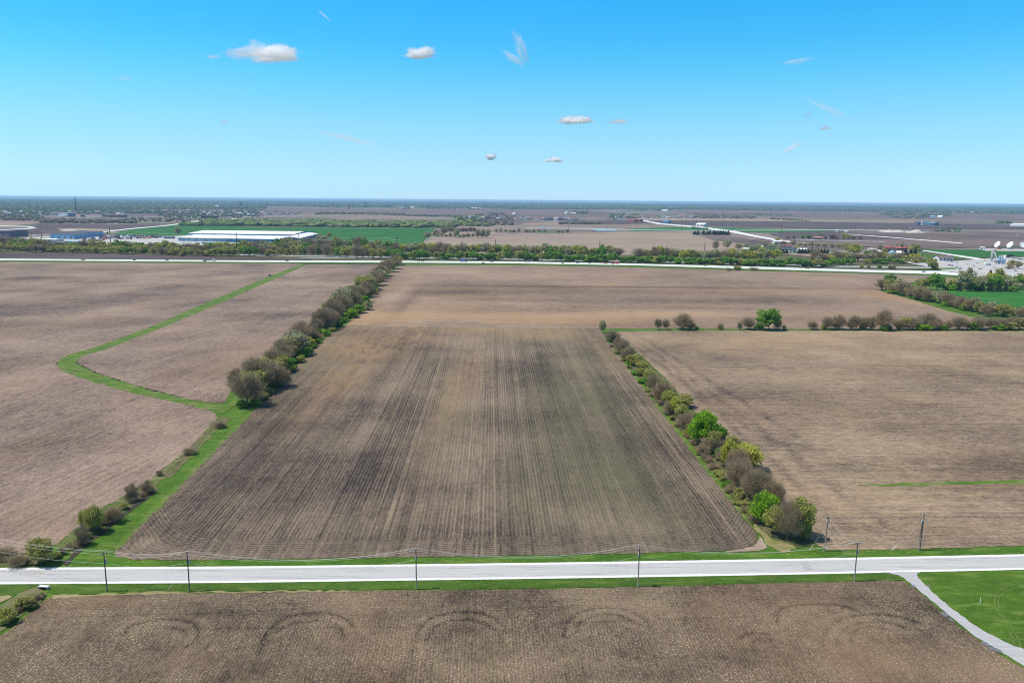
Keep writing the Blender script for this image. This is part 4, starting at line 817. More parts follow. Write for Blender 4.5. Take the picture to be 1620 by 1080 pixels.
# words that single each tree out: its look, its size among its neighbours, its rank along a row one can follow
ORD = 'first second third fourth fifth sixth seventh eighth ninth tenth eleventh twelfth thirteenth fourteenth fifteenth sixteenth seventeenth eighteenth nineteenth twentieth'.split()
def ordn(i): return ORD[i] if i < 20 else (['twenty-', 'thirty-', 'forty-', 'fifty-'][i // 10 - 2] + ORD[i % 10 - 1] if i % 10 else ['twentieth', 'thirtieth', 'fortieth', 'fiftieth'][i // 10 - 2])
MARK = [(-100, 'left of the first pylon'), (67, 'right of the blue shed pylon'), (175, 'right of the machinery yard pylon'), (375, 'right of the long warehouse pylon'), (473, 'right of the slanted warehouse pylon'), (628, 'right of the wheat pylon'), (784, 'right of the first tan-field pylon'), (949, 'right of the second tan-field pylon'), (1115, 'right of the third tan-field pylon'), (1284, 'right of the windbreak pylon')]
ROWTXT = {H1: 'of the left hedgerow from its near end', H2: 'of the right hedgerow from its far corner', H3: 'of the cross hedge from the left', H4: 'of the wood, counted from its left tip', 'trees around the farmhouses': 'around the farmhouses, counted from the left', 'trees of the thin hedges in the tan fields': 'of the thin hedges beyond the belt, from the left', 'dark evergreens of the planted windbreak': 'of the evergreen windbreak, counted from the left', 'dark evergreens of the grove by the main road': 'of the dark grove by the main road, from the left'}
cnt = {}
for T in sorted(TREES, key=lambda T: (-T['by'] if T['row'] == H1 else T['px'])):
    if T['label']: continue
    if T['row'] == HB:
        mk = [m_ for m_ in MARK if m_[0] <= T['px']][-1]
        key = (HB, mk[1], T['look'], T['noun']); i = cnt.get(key, 0); cnt[key] = i + 1
        T['o']['label'] = f"{T['look']} {T['noun']} of the highway belt, {ordn(i)} such {mk[1]}"
    else:
        key = (T['row'], T['look'], T['noun']); i = cnt.get(key, 0); cnt[key] = i + 1
        T['o']['label'] = f"{ordn(i)} {T['look']} {T['noun']} {ROWTXT.get(T['row'], T['row'])}"

# far woods that read as one mass
M_wfloor = grass('forest_floor', (.045, .055, .025), (.085, .090, .045), (.11, .095, .07), patch=.002, scale=.02)
for nm_, q_ in (('forest_floor', [(-60, 312.6), (810, 319.6), (1680, 327.0), (1680, 338), (1120, 331.5), (800, 330), (420, 325.5), (400, 331), (-60, 332)]), ('forest_floor', [(-60, 331), (262, 331), (262, 338), (-60, 338.5)]), ('forest_floor', [(320, 350), (480, 351), (720, 352.5), (720, 360), (480, 358.6), (285, 357), (285, 354)])):
    farsheet(nm_, q_, M_wfloor)
M_wood = None
def wood_mat(name):
    t = NT(name); c = t.attrc('tone'); n = t.noise(t.pos(), .25, 3, .7)
    return t.done(t.mix(t.rng(n, .3, .7, 0, .6), c, (.03, .035, .018)), .9, spec=.1)
M_wood = wood_mat('distant_foliage')
PAL = {'green': [(.12, .20, .045), (.16, .22, .06), (.19, .22, .09), (.14, .17, .07)], 'bare': [(.14, .11, .09), (.18, .145, .115), (.15, .135, .10)], 'mix': [(.075, .14, .05), (.12, .17, .06), (.14, .15, .08), (.085, .12, .055), (.16, .13, .10), (.10, .16, .07)], 'dark': [(.05, .04, .04), (.07, .055, .05)]}
def wood(bands, pal, seed, label=None, cat='wood', name='woodland'):
    """BANDS: (px0, px1, y_far0, y_far1, y_near0, y_near1, count, height, width_px)"""
    g = np.random.default_rng(seed)
    bm = bmesh.new(); bmesh.ops.create_icosphere(bm, subdivisions=1 if seed == 3 else 2, radius=1)
    ico = np.array([v.co[:] for v in bm.verts]); tri = np.array([[v.index for v in f.verts] for f in bm.faces]); bm.free()
    VV = []; FF = []; CC = []; n0 = 0
    for x0, x1, yf0, yf1, yn0, yn1, cntb, hh, wp in bands:
        for _ in range(cntb):
            px = g.uniform(x0, x1); t = (px - x0) / (x1 - x0); u = g.uniform(0, 1)
            py = (yf0 + (yf1 - yf0) * t) * (1 - u) + (yn0 + (yn1 - yn0) * t) * u
            p = W(px, py)
            if p.y > 58000 or p.y < 0: continue
            w = wp * mpp(px, py) * g.uniform(.6, 1.4) * .5; h = hh * g.uniform(.55, 1.25)
            s = ico * (1 + g.uniform(-.35, .35, size=(len(ico), 1)))
            s = s * np.array([w, w * g.uniform(.8, 1.3), h * .5]) + np.array([p.x, p.y, h * .42])
            VV.append(s); FF.append(tri + n0); n0 += len(ico)
            c = np.array(PAL[pal][g.integers(len(PAL[pal]))]) * g.uniform(.7, 1.3); CC.append(np.tile(np.append(c, 1), (len(ico), 1)))
    me = np_mesh(name, np.concatenate(VV), np.concatenate(FF), M_wood)
    at = me.attributes.new('tone', 'FLOAT_COLOR', 'POINT'); at.data.foreach_set('color', np.concatenate(CC).astype(np.float32).ravel())
    o = link(bpy.data.objects.new(name, me)); tag(o, label, cat, None, 'stuff'); return o
wood([(330, 480, 349, 351, 356.5, 358.5, 340, 12, 11), (480, 720, 351, 353, 358.5, 360.5, 560, 12, 11), (285, 345, 353, 354, 357, 357.5, 60, 9, 7), (720, 760, 345, 341, 358, 350, 60, 11, 8), (700, 780, 355, 355.5, 357, 357.5, 60, 8, 7)], 'green', 1, 'long green wood bordering the far side of the wheat field')
wood([(65, 215, 347.5, 349.5, 352.5, 353.5, 240, 9, 6), (0, 70, 344, 345, 348.5, 349.5, 100, 9, 6), (200, 320, 345, 347, 350, 352, 60, 8, 5), (620, 735, 339, 342, 340.6, 343.5, 120, 8, 5), (500, 640, 336, 338, 339, 340, 140, 8, 5), (886, 952, 353, 353, 354.6, 354.8, 110, 9, 4.5), (1095, 1195, 341.5, 342.5, 345, 345.6, 110, 8, 5), (760, 812, 337, 338, 356, 356, 110, 8, 6)], 'bare', 2, 'gray-brown leafless tree belts among the far fields')
wood([(0, 60, 340, 341, 346, 346, 60, 11, 7), (-40, 420, 314.4, 317.5, 332, 330, 5200, 13, 6), (0, 260, 331, 331, 338, 338, 1000, 10, 5), (250, 420, 330, 330, 345, 344, 420, 9, 4), (420, 800, 317.6, 320.6, 326, 329, 3000, 14, 6), (480, 640, 326, 328, 327.5, 329, 120, 12, 4), (800, 1120, 320.4, 323, 331, 331, 3200, 14, 6), (1120, 1660, 323, 327.4, 332, 338, 4600, 14, 6), (1000, 1060, 331, 332, 333, 334, 60, 12, 4)], 'mix', 3, 'blue-green band of far woods along the horizon')
wood([(1390, 1448, 336.5, 337.5, 340.5, 341, 60, 10, 4), (1455, 1505, 338.5, 339, 342, 343, 60, 11, 4.5), (1220, 1280, 345, 349, 347, 351, 50, 7, 3.5), (1100, 1250, 338, 340, 339, 341, 60, 7, 3), (1180, 1252, 338.5, 339.5, 340, 341, 50, 8, 3), (1576, 1602, 351, 351.5, 353, 354, 26, 9, 4), (1410, 1470, 342, 343, 345, 346, 50, 6, 3.5), (1370, 1640, 333, 338, 335.5, 340, 160, 9, 4), (905, 930, 334.5, 335, 338.5, 338.5, 30, 11, 4), (965, 1010, 337, 339, 345, 346, 70, 10, 5), (640, 760, 327, 328, 330.5, 331, 70, 11, 5), (1478, 1520, 360.5, 361, 367, 367.5, 26, 7, 5)], 'mix', 4, 'scattered farm groves on the far plain')
# ---------------------------------------------------------------- shared object materials
M_white = plain('paint_white', (.78, .78, .76), .6, var=.06, scale=.05)
M_off = plain('siding_pale', (.60, .59, .56), .8, var=.1, scale=.3)
M_blue = plain('siding_blue', (.10, .27, .48), .6, var=.12, scale=.1)
M_ltblue = plain('siding_lightblue', (.22, .40, .52), .6, var=.14, scale=.08)
M_slate = plain('siding_slate', (.10, .16, .24), .7, var=.15, scale=.1)
M_darkroof = plain('roof_dark', (.06, .065, .08), .8, var=.2, scale=.2)
M_brown = plain('roof_brown', (.17, .13, .11), .85, var=.2, scale=.4)
M_redroof = plain('roof_red', (.34, .085, .075), .7, var=.2, scale=.3)
M_brick = plain('brick_dark', (.13, .07, .065), .85, var=.2, scale=.3)
M_grayroof = plain('roof_gray', (.24, .23, .23), .8, var=.2, scale=.4)
M_galv = plain('galvanised', (.42, .43, .44), .5, .5, var=.12, scale=.3)
M_rust = plain('weathering_steel', (.055, .035, .028), .85, var=.25, scale=.2)
M_wood_g = plain('weathered_wood', (.20, .17, .145), .9, var=.3, scale=2.5)
M_wood_d = plain('dark_wood', (.085, .07, .06), .9, var=.3, scale=2.5)
M_glass = plain('dark_glass', (.02, .025, .03), .15, spec=.6)
M_tyre = plain('rubber', (.02, .02, .02), .9)
M_wire = plain('wire_aluminium', (.62, .62, .60), .5, .2)
M_porc = plain('porcelain', (.72, .72, .70), .35)
M_trans = plain('transformer_gray', (.40, .41, .42), .5)
CARCOL = {'white': (.78, .78, .78), 'silver': (.45, .46, .48), 'dark': (.03, .033, .04), 'blue': (.03, .10, .38), 'navy': (.03, .05, .14), 'red': (.42, .03, .03), 'orange': (.55, .18, .04), 'gray': (.17, .18, .19), 'green': (.05, .16, .07), 'yellow': (.6, .42, .05), 'tan': (.4, .32, .22)}
M_car = {k: plain('paint_' + k, v, .35, .0, var=.05, spec=.5) for k, v in CARCOL.items()}

def setmat(o, m): o.material_slots[0].link = 'OBJECT'; o.material_slots[0].material = m

# ---------------------------------------------------------------- utility poles by the near road
ATT = {}
def utility_pole(key, bpx, bpy_, tpy, arm_rot, label, mat=None, arm=2.5, transformer=False, lean=(0, 0), second=False, arms2=False, h=None):
    p = W(bpx, bpy_); h = h or hgt(bpx, bpy_, tpy)
    e = empty('utility_pole', p); tag(e, label, 'utility pole', 'wooden poles along the near road')
    mat = mat or M_wood_g
    L = Vector((lean[0], lean[1], h)); MB().tube([(0, 0, -.3), L * .5, L], [.17, .15, .12], 10).build('pole', mat, e, True)
    pts = []
    lv = [h - .35] + ([h - 2.1] if arms2 else [])
    for zi, z in enumerate(lv):
        c = Vector((L.x * z / h, L.y * z / h, z)); d = Vector((math.cos(arm_rot), math.sin(arm_rot), 0))
        MB().box(c + Vector((-d.y, d.x, 0)) * .16, (arm, .10, .13), arm_rot).build('crossarm', M_wood_g, e)
        mb = MB()
        for s in (-1, 1): mb.tube([c + d * s * arm * .32 + Vector((-d.y, d.x, 0)) * .16, c - Vector((0, 0, .75)) + Vector((-d.y, d.x, 0)) * .12], .025, 5)
        mb.build('brace', M_galv, e)
        for s in (-.46, .0 if zi else .18, .46):
            q = c + d * s * arm + Vector((-d.y, d.x, 0)) * .16 + Vector((0, 0, .065))
            MB().lathe([(.0, 0), (.09, .0), (.10, .08), (.055, .10), (.085, .15), (.05, .2), (.0, .22)], q, 8).build('insulator', M_porc, e, True)
            if zi == 0: pts.append(p + q + Vector((0, 0, .2)))
    nz = h - (3.0 if not arms2 else 3.6); pts.append(p + Vector((L.x * nz / h, L.y * nz / h, nz)))
    if transformer:
        c = Vector((L.x * .75 + .32 * math.cos(arm_rot), L.y * .75 + .32 * math.sin(arm_rot), h - 2.6))
        t_ = MB().lathe([(0, -.55), (.27, -.55), (.29, -.4), (.29, .4), (.25, .5), (0, .56)], c, 12).build('transformer', M_trans, e, True)
        MB().tube([c + Vector((0, 0, .5)), c + Vector((.05, 0, .8))], .05, 6).build('bushing', M_porc, t_)
    if second: MB().tube([(-.75, -.3, -.3), (-.05, -.1, h * .8)], [.16, .13], 10).build('stub_pole', mat, e, True)
    ATT[key] = pts
    return e
utility_pole('a', 169.5, 935.5, 873, R(62), 'dark wooden utility pole nearest the ditch, south of the road', M_wood_d, 2.6, transformer=True)
utility_pole('b', 300, 934.8, 872.5, R(52), 'dark wooden utility pole with slanted crossarm in front of the corner of the dark field', M_wood_d, 2.6, transformer=True)
utility_pole('c', 658.8, 931.3, 867.5, R(88), 'slim wooden utility pole standing south of the road before the middle of the dark field', M_wood_g, 2.0, transformer=True)
utility_pole('d', 1009.3, 927.5, 862.5, R(90), 'slim wooden utility pole with a transformer south of the road, next before the driveway pole', M_wood_g, 2.0, transformer=True)
utility_pole('e', 1351.5, 919, 857.5, R(20), 'wooden utility pole with a wide crossarm nearest the driveway mouth', M_wood_g, 2.8, transformer=True)
utility_pole('f', 1303.5, 871.5, 816.5, R(28), 'wooden utility pole with a double crossarm north of the road by the hedge end', M_wood_g, 2.8, arms2=True, lean=(.55, 0))
utility_pole('g', 1455, 869.5, 811.5, R(160), 'thick double wooden pole with two slanted crossarms north of the road', M_wood_g, 2.6, arms2=True, transformer=True, second=True, lean=(.3, 0))
def wire(a, b, sag, rad, label, group, n=14, name='overhead_wire'):
    pts = []
    for k in range(n + 1):
        t = k / n; q = a.lerp(b, t); q.z -= 4 * sag * t * (1 - t); pts.append(q)
    o = MB().tube(pts, rad, 4, False).build(name, M_wire); return tag(o, label, 'wire', group)
# pole beyond the left edge and the one beyond the right edge carry the line on
utility_pole('z', -120, 883, 824, R(62), 'wooden utility pole beyond the ditch, at the far end of the slack wires', M_wood_d)
utility_pole('y', 1790, 862, 804, R(75), 'wooden utility pole farther along the north verge', M_wood_g)
WN = ['near', 'middle', 'far', 'lowest']
for a, b, txt, sag in (('z', 'a', 'rising across the ditch to the pole by the ditch', 1.6), ('a', 'b', 'between the two dark poles', .9), ('b', 'c', 'between the slanted-crossarm pole and the middle pole', 2.6), ('c', 'd', 'between the two slim poles', 2.6), ('d', 'e', 'between the transformer pole and the driveway pole', 2.4), ('f', 'e', 'hanging slack over the road to the driveway pole', 2.2)):
    for i in range(4): wire(ATT[a][i], ATT[b][i], sag * (1 + .08 * i), .020, f'thin pale {WN[i]} wire {txt}', 'wires along the near road')
wire(ATT['g'][0], ATT['y'][0], .6, .03, 'single pale wire leaving the double pole along the north verge', 'wires along the near road')
def guy(a, b, label, yellow):
    A, B = Vector(a), Vector(b); o = empty('guy_wire', A); tag(o, label, 'guy wire', 'anchored guy wires')
    MB().tube([(0, 0, 0), B - A], .02, 5).build('cable', M_wire, o)
    d = (B - A).normalized(); MB().tube([d * .05, d * 2.3], .07, 6).build('guard', M_yel if yellow else M_porc, o)
p = W(266, 932); guy(p, ATT['a'][3].lerp(ATT['b'][3], .98) - Vector((0, 0, 1)), 'guy wire with a pale yellow guard near the corner pole', True)
p = W(1280, 871); guy(p, ATT['f'][3] + Vector((0, 0, 1)), 'guy wire with a yellow guard beside the hedge end', True)
p = W(1410, 870); guy(p, ATT['g'][3] + Vector((0, 0, 1)), 'guy wire with a white guard leaning toward the double pole', False)
# culvert, marker post
e = empty('culvert', W(70, 931), R(-8)); tag(e, 'small concrete culvert head under the road edge at the ditch', 'culvert')
mb = MB(); mb.box((0, 0, .75), (2.7, .9, .22)); mb.build('cap_slab', M_shoulder, e)
mb = MB(); mb.box((-1.2, -.05, .30), (.22, .8, .68)); mb.box((1.2, -.05, .30), (.22, .8, .68)); mb.box((0, .36, .3), (2.17, .1, .66)); mb.build('side_wall', M_conc2, e)
MB().lathe([(.55, 0), (.55, .5), (.46, .5), (.46, 0)], n=14, M=Matrix.Translation((0, .25, .25)) @ Matrix.Rotation(R(90), 4, 'X')).build('pipe', M_wood_d, e)
e = empty('marker_post', W(1550.5, 954)); tag(e, 'short white marker post standing in the lawn', 'post')
MB().tube([(0, 0, -.1), (0, 0, 1.25)], .09, 8).build('post', M_white, e); MB().lathe([(.1, 1.22), (.12, 1.3), (.08, 1.36), (0, 1.38)], n=8).build('cap', M_white, e)

# ---------------------------------------------------------------- pylons behind the highway
PY = []
def pylon(px, by, ty, txt, mat=None, w=.95, group='dark steel pylons behind the highway', arms=True):
    p = W(px, by); h = hgt(px, by, ty); e = empty('power_pylon', p); tag(e, txt, 'pylon', group)
    MB().tube([(0, 0, -.3), (0, 0, h)], [w, w * .5], 10).build('mast', mat or M_rust, e, True)
    out = []
    for i, f in enumerate((.94, .80, .66)):
        for s in (-1, 1):
            MB().tube([(0, 0, h * f - .6), (0, s * 2.8, h * f)], [.22, .12], 6).build('arm', mat or M_rust, e)
            MB().tube([(0, s * 2.7, h * f), (0, s * 2.7, h * f - 1.6)], .14, 6).build('insulator', M_porc, e)
        out.append(p + Vector((0, -2.7, h * f - 1.6)))
    return out
PL = [(66.7, 381, 361.8, 'dark slender pylon beside the blue shed'), (175.3, 388, 359.3, 'dark slender pylon in front of the machinery yard'), (374.8, 395, 367.6, 'dark slender pylon in front of the long white-roofed warehouse'), (473.6, 395, 367.8, 'dark slender pylon in front of the slanted end warehouse'), (628, 400, 372, 'dark slender pylon standing against the green wheat'),
      (784, 401, 378.6, 'brown slender pylon against the tan field, nearest the wheat'), (948.6, 401.5, 379.5, 'brown slender pylon in the middle of the tan field view'), (1114.6, 402, 382.6, 'brown slender pylon at the right end of the tan field'), (1284, 404, 382, 'dark slender pylon at the evergreen windbreak'), (1426.5, 406, 381.5, 'dark slender pylon by the red-roofed barn')]
PA = [pylon(*q) for q in PL]
SHORT = ['the blue shed', 'the machinery yard', 'the long warehouse', 'the slanted warehouse', 'the wheat', 'the tan field edge', 'the tan field', 'the tan field end', 'the windbreak', 'the red barn']
for i in range(len(PA) - 1):
    for k, nm in enumerate(('top', 'middle', 'bottom')): wire(PA[i][k], PA[i + 1][k], 5, .085, f'{nm} power line wire between the pylons at {SHORT[i]} and {SHORT[i + 1]}', 'power line wires behind the highway', 20, 'power_line')
def thin_pole(px, by, ty, label, mat, w=.45, group=None):
    p = W(px, by); h = hgt(px, by, ty); e = empty('transmission_pole', p); tag(e, label, 'pole', group)
    MB().tube([(0, 0, -.3), (0, 0, h)], [w, w * .45], 8).build('mast', mat, e, True)
    for f in (.95, .86, .77): MB().tube([(-2.2, 0, h * f), (2.2, 0, h * f)], .16, 5).build('arm', mat, e)
for px, by, ty, l in ((1440, 363, 350, 'pale gray transmission pole beside the gravel mounds'), (1515.5, 368, 353.5, 'pale gray transmission pole right of the gravel mounds'), (1609, 374.5, 359, 'pale gray transmission pole nearest the dish antennas'), (1376.3, 359, 347, 'pale gray transmission pole left of the gravel mounds'), (1324.3, 354, 344, 'pale gray transmission pole over the dark far field'), (1279, 351, 343, 'farthest pale gray transmission pole in its row')):
    thin_pole(px, by, ty, l, M_galv, .7, 'pale transmission poles on the right plain')
for i, (px, by, ty) in enumerate(((899.5, 363, 350), (960, 364, 356), (1006.3, 363, 352), (1030, 363.5, 349.5), (1056.5, 362, 344), (1078, 364, 350.5), (1084.5, 351, 345), (1143.4, 360, 345.5), (1157.5, 365, 348), (1181.5, 364, 349.5), (1207.3, 361, 349), (1211.5, 361, 348.5), (1235.7, 374, 354), (1291.6, 363, 351), (1295.4, 363, 350), (1353, 364, 349))):
    thin_pole(px, by, ty, f'thin dark pole, {ordn(i)} from the left of the row along the main road', M_rust, .5, 'thin dark poles along the main road')
M_light = plain('pole_galvanised', (.55, .55, .55), .5, .3)
for i, (px, by, ty) in enumerate(((1205, 375, 366), (1214, 376, 368), (1228, 373, 366), (1260, 377, 369))):
    p = W(px, by); h = hgt(px, by, ty); e = empty('street_lamp', p); tag(e, f'thin pale lamp post beside the main road, {ordn(i)} from the left', 'street lamp', 'lamp posts beside the main road')
    MB().tube([(0, 0, 0), (0, 0, h)], [.3, .15], 6).build('post', M_light, e); MB().tube([(0, 0, h), (1.2, 0, h + .2), (2.6, 0, h + .25)], .12, 5).build('arm', M_light, e); MB().box((2.7, 0, h + .2), (1, .5, .25)).build('lamp_head', M_light, e)
for i, (px, by, ty) in enumerate(((1462.5, 411, 399), (1508.5, 409, 404), (1491, 415, 408))):
    p = W(px, by); h = hgt(px, by, ty); e = empty('street_lamp', p); tag(e, ['taller pale lamp post left of the long shop', 'short pale lamp post right of the long shop', 'short pale lamp post before the long shop'][i], 'street lamp', 'lamp posts at the concrete yard')
    MB().tube([(0, 0, 0), (0, 0, h)], [.25, .12], 6).build('post', M_light, e); MB().tube([(0, 0, h), (2, 0, h + .2)], .1, 5).build('arm', M_light, e); MB().box((2.1, 0, h + .15), (.9, .4, .2)).build('lamp_head', M_light, e)
def lattice(px, by, ty, w, label, name='radio_mast', arms=False):
    p = W(px, by); h = hgt(px, by, ty); e = empty(name, p); tag(e, label, 'tower')
    mb = MB(); k = 8; tp = .25 if arms else .6
    def cr(i, s, t): f = 1 - (1 - tp) * i / k; return Vector((s * w / 2 * f, t * w / 2 * f, h * i / k))
    for s, t in ((-1, -1), (1, -1), (1, 1), (-1, 1)): mb.tube([cr(0, s, t), cr(k, s, t)], w * .07, 4)
    mb.build('leg_frame', M_rust, e); mb = MB()
    C4 = ((-1, -1), (1, -1), (1, 1), (-1, 1))
    for i in range(k):
        for j in range(4):
            a, b = C4[j], C4[(j + 1) % 4]; mb.tube([cr(i, *a), cr(i + 1, *b)], w * .045, 4); mb.tube([cr(i, *b), cr(i + 1, *a)], w * .045, 4)
    mb.build('bracing', M_rust, e)
    if arms:
        for f in (.98, .85, .72): MB().tube([(-w * 1.1, 0, h * f), (0, 0, h * f + w * .15), (w * 1.1, 0, h * f)], w * .06, 4).build('arm', M_rust, e)
lattice(120.5, 334.5, 312.3, 6, 'tall thin lattice radio mast standing above the town'); lattice(1450, 326.5, 318.8, 9, 'tall faint radio mast on the far right horizon')
lattice(552.5, 331, 321.5, 13, 'dark lattice transmission tower on the far field, nearer of two', 'lattice_tower', True); lattice(577.5, 329, 319, 14, 'dark lattice transmission tower on the far field, farther of two', 'lattice_tower', True); lattice(381.5, 327, 319.5, 18, 'dark lattice tower among the far woods left of the wheat', 'lattice_tower', True)

# ---------------------------------------------------------------- buildings
def bld(A, B, C, h, hr, wm, rm, name, label, cat='building', group=None, ridge='AB', doors=0, wins=0, over=.8, dm=None, depth=None):
    """A, B: pixels of the front wall's ends on the ground; C: pixel of the far end of the wall leaving B, or None with DEPTH"""
    a, b = W(*A), W(*B); u = (b - a)
    if C is not None: v = W(*C) - b
    else: n = Vector((-u.y, u.x, 0)).normalized(); n = n if n.y > 0 else -n; v = n * depth
    o = a; e = empty(name, o); tag(e, label, cat, group)
    P = [Vector((0, 0, 0)), u, u + v, v]; Z = Vector((0, 0, h)); ZR = Vector((0, 0, hr))
    if ridge == 'AB': r0, r1 = v * .5 + ZR, u + v * .5 + ZR
    else: r0, r1 = u * .5 + ZR, u * .5 + v + ZR
    vs = [q - Vector((0, 0, .3)) for q in P] + [q + Z for q in P] + [r0, r1]
    fs = [(0, 1, 5, 4), (1, 2, 6, 5), (2, 3, 7, 6), (3, 0, 4, 7)] + ([(5, 6, 9), (7, 4, 8)] if ridge == 'AB' else [(4, 5, 8), (6, 7, 9)])
    mb = MB(); mb.add(vs, fs); mb.build('wall', wm, e)
    un, vn_ = u.normalized(), v.normalized(); th = Vector((0, 0, .35))
    mb = MB()
    sides = ((Vector((0, 0, 0)), u, r0, r1, -vn_, un), (v, u + v, r0, r1, vn_, un)) if ridge == 'AB' else ((Vector((0, 0, 0)), v, r0, r1, -un, vn_), (u, u + v, r0, r1, un, vn_))
    for p0, p1, q0, q1, outd, al in sides:
        drop = (hr - h) / max((q0 - p0 - Vector((0, 0, hr))).length, 1) * over
        e0 = p0 + Z + outd * over - al * over - Vector((0, 0, drop)) + Vector((0, 0, .05)); e1 = p1 + Z + outd * over + al * over - Vector((0, 0, drop)) + Vector((0, 0, .05))
        g0 = q0 - al * over + Vector((0, 0, .05)); g1 = q1 + al * over + Vector((0, 0, .05))
        mb.add([e0, e1, g1, g0, e0 + th, e1 + th, g1 + th, g0 + th], [(0, 1, 2, 3), (4, 7, 6, 5), (0, 4, 5, 1), (1, 5, 6, 2), (3, 7, 4, 0)])
    mb.build('roof', rm, e)
    rz = math.atan2(u.y, u.x); L = u.length
    for i in range(doors):
        c = u * ((i + .5) / doors) - vn_ * .1; dh = h * .62; MB().box(c + Vector((0, 0, dh / 2)), (min(L / doors * .35, 5), .3, dh), rz).build('door', dm or M_darkroof, e)
    for i in range(wins):
        c = u * ((i + .3) / wins) - vn_ * .1; MB().box(c + Vector((0, 0, h * .62)), (min(L / wins * .3, 6), .3, h * .2), rz).build('window', M_glass, e)
    return e, u, v
# warehouses
WG = 'white-roofed warehouses beside the wheat'
e, u, v = bld((282, 381.8), (441, 384.6), None, 8.5, 12.5, M_ltblue, M_white, 'warehouse', 'long white-roofed warehouse with light blue walls, the front one of three', 'warehouse', WG, doors=9, wins=12, depth=150, dm=M_slate)
for i in range(10): MB().lathe([(.0, 1.6), (.9, 1.3), (1, .7), (.6, .6), (.6, -.6)], u * ((i + .5) / 10) + v * .5 + Vector((0, 0, 12.9)), 8).build('vent', M_galv, e)
e, u, v = bld((298, 376.2), (463, 378.2), None, 11, 15.5, M_ltblue, M_white, 'warehouse', 'long white-roofed warehouse standing behind the front one', 'warehouse', WG, doors=0, wins=0, depth=170)
for i in range(10): MB().lathe([(.0, 1.6), (.9, 1.3), (1, .7), (.6, .6), (.6, -.6)], u * ((i + .5) / 10) + v * .5 + Vector((0, 0, 15.9)), 8).build('vent', M_galv, e)
bld((443, 385.2), (474, 384.8), (503, 376.5), 11, 14.5, M_slate, M_white, 'warehouse', 'white-roofed warehouse with slate blue gable, slanting away at the right end', 'warehouse', WG, ridge='x', doors=2, wins=3)
bld((259, 377.8), (272, 378), None, 5, 6, M_slate, M_galv, 'shed', 'small slate shed left of the long warehouse', 'shed', doors=2, depth=14)
# blue machinery buildings
bld((79, 377.2), (118, 379), (164, 372.6), 10.5, 12, M_blue, M_darkroof, 'machinery_shed', 'big bright blue machinery shed with a dark roof', 'shed', doors=4, wins=0)
bld((40, 381.2), (86, 382.6), None, 5, 6, M_off, M_white, 'shed', 'low white-roofed shed in front of the blue shed', 'shed', doors=3, depth=26)
bld((119, 377.9), (131, 377.2), None, 5.5, 6.5, M_off, M_white, 'shed', 'small white shed beside the blue machinery shed', 'shed', doors=1, depth=10)
bld((104, 384.5), (122, 385.4), None, 4, 5, M_ltblue, M_ltblue, 'shed', 'low light blue shed among the trees near the machinery yard', 'shed', doors=2, depth=12)
bld((-24, 374), (14, 374.8), None, 13, 15, plain('siding_mauve', (.17, .15, .19), .8), M_darkroof, 'warehouse', 'dark mauve warehouse cut by the left edge of the view', 'warehouse', None, wins=3, depth=60)
for i, px in enumerate((53.8, 58, 64.3)):
    p = W(px, 377.5); h = hgt(px, 377.5, 371.2); e = empty('storage_tank', p); tag(e, f'slim white upright tank, {ordn(i)} from the left beside the blue shed', 'tank', 'slim white tanks by the blue shed')
    MB().lathe([(1.3, 0), (1.3, h * .8), (.9, h * .93), (0, h)], n=12).build('tank', M_white, e, True); MB().tube([(1.4, 0, 0), (1.4, 0, h * .8)], .12, 5).build('ladder', M_galv, e)
# machinery yard
def machine_mesh(kind):
    mb = MB()
    if kind == 0:   # tractor-like
        mb.box((0, 0, 1.3), (3.6, 1.5, 1.0), taper=.9); mb.box((-.8, 0, 2.4), (1.5, 1.4, 1.3), taper=.85)
        for x, r in ((-1.2, .85), (1.3, .55)):
            for s in (-1, 1): mb.lathe([(0, -.2), (r * .9, -.2), (r, 0), (r * .9, .2), (0, .2)], n=10, M=Matrix.Translation((x, s * .95, r)) @ Matrix.Rotation(R(90), 4, 'X'))
    elif kind == 1:   # wagon / header
        mb.box((0, 0, 1.5), (6.2, 2.3, 1.6), taper=1.06); mb.box((3.6, 0, .7), (1.4, .3, .25))
        for x in (-1.8, 1.8):
            for s in (-1, 1): mb.lathe([(0, -.2), (.5, -.2), (.55, 0), (.5, .2), (0, .2)], n=10, M=Matrix.Translation((x, s * 1.1, .5)) @ Matrix.Rotation(R(90), 4, 'X'))
    else:             # combine-like
        mb.box((0, 0, 2.0), (5.5, 2.8, 2.2), taper=.92); mb.box((2.4, 0, 3.0), (1.6, 2.0, 1.6), taper=.85); mb.box((4.0, 0, .9), (1.1, 5.0, .9)); mb.tube([(-1.5, 1.2, 3), (-3.6, 2.2, 3.9)], .25, 6)
        for x, r in ((1.8, .9), (-2, .6)):
            for s in (-1, 1): mb.lathe([(0, -.3), (r * .9, -.3), (r, 0), (r * .9, .3), (0, .3)], n=10, M=Matrix.Translation((x, s * 1.6, r)) @ Matrix.Rotation(R(90), 4, 'X'))
    return mb.mesh('farm_machine', M_car['blue'])
MM = [machine_mesh(k) for k in range(3)]
g = random.Random(11); KN = ['tractor', 'wagon', 'combine']
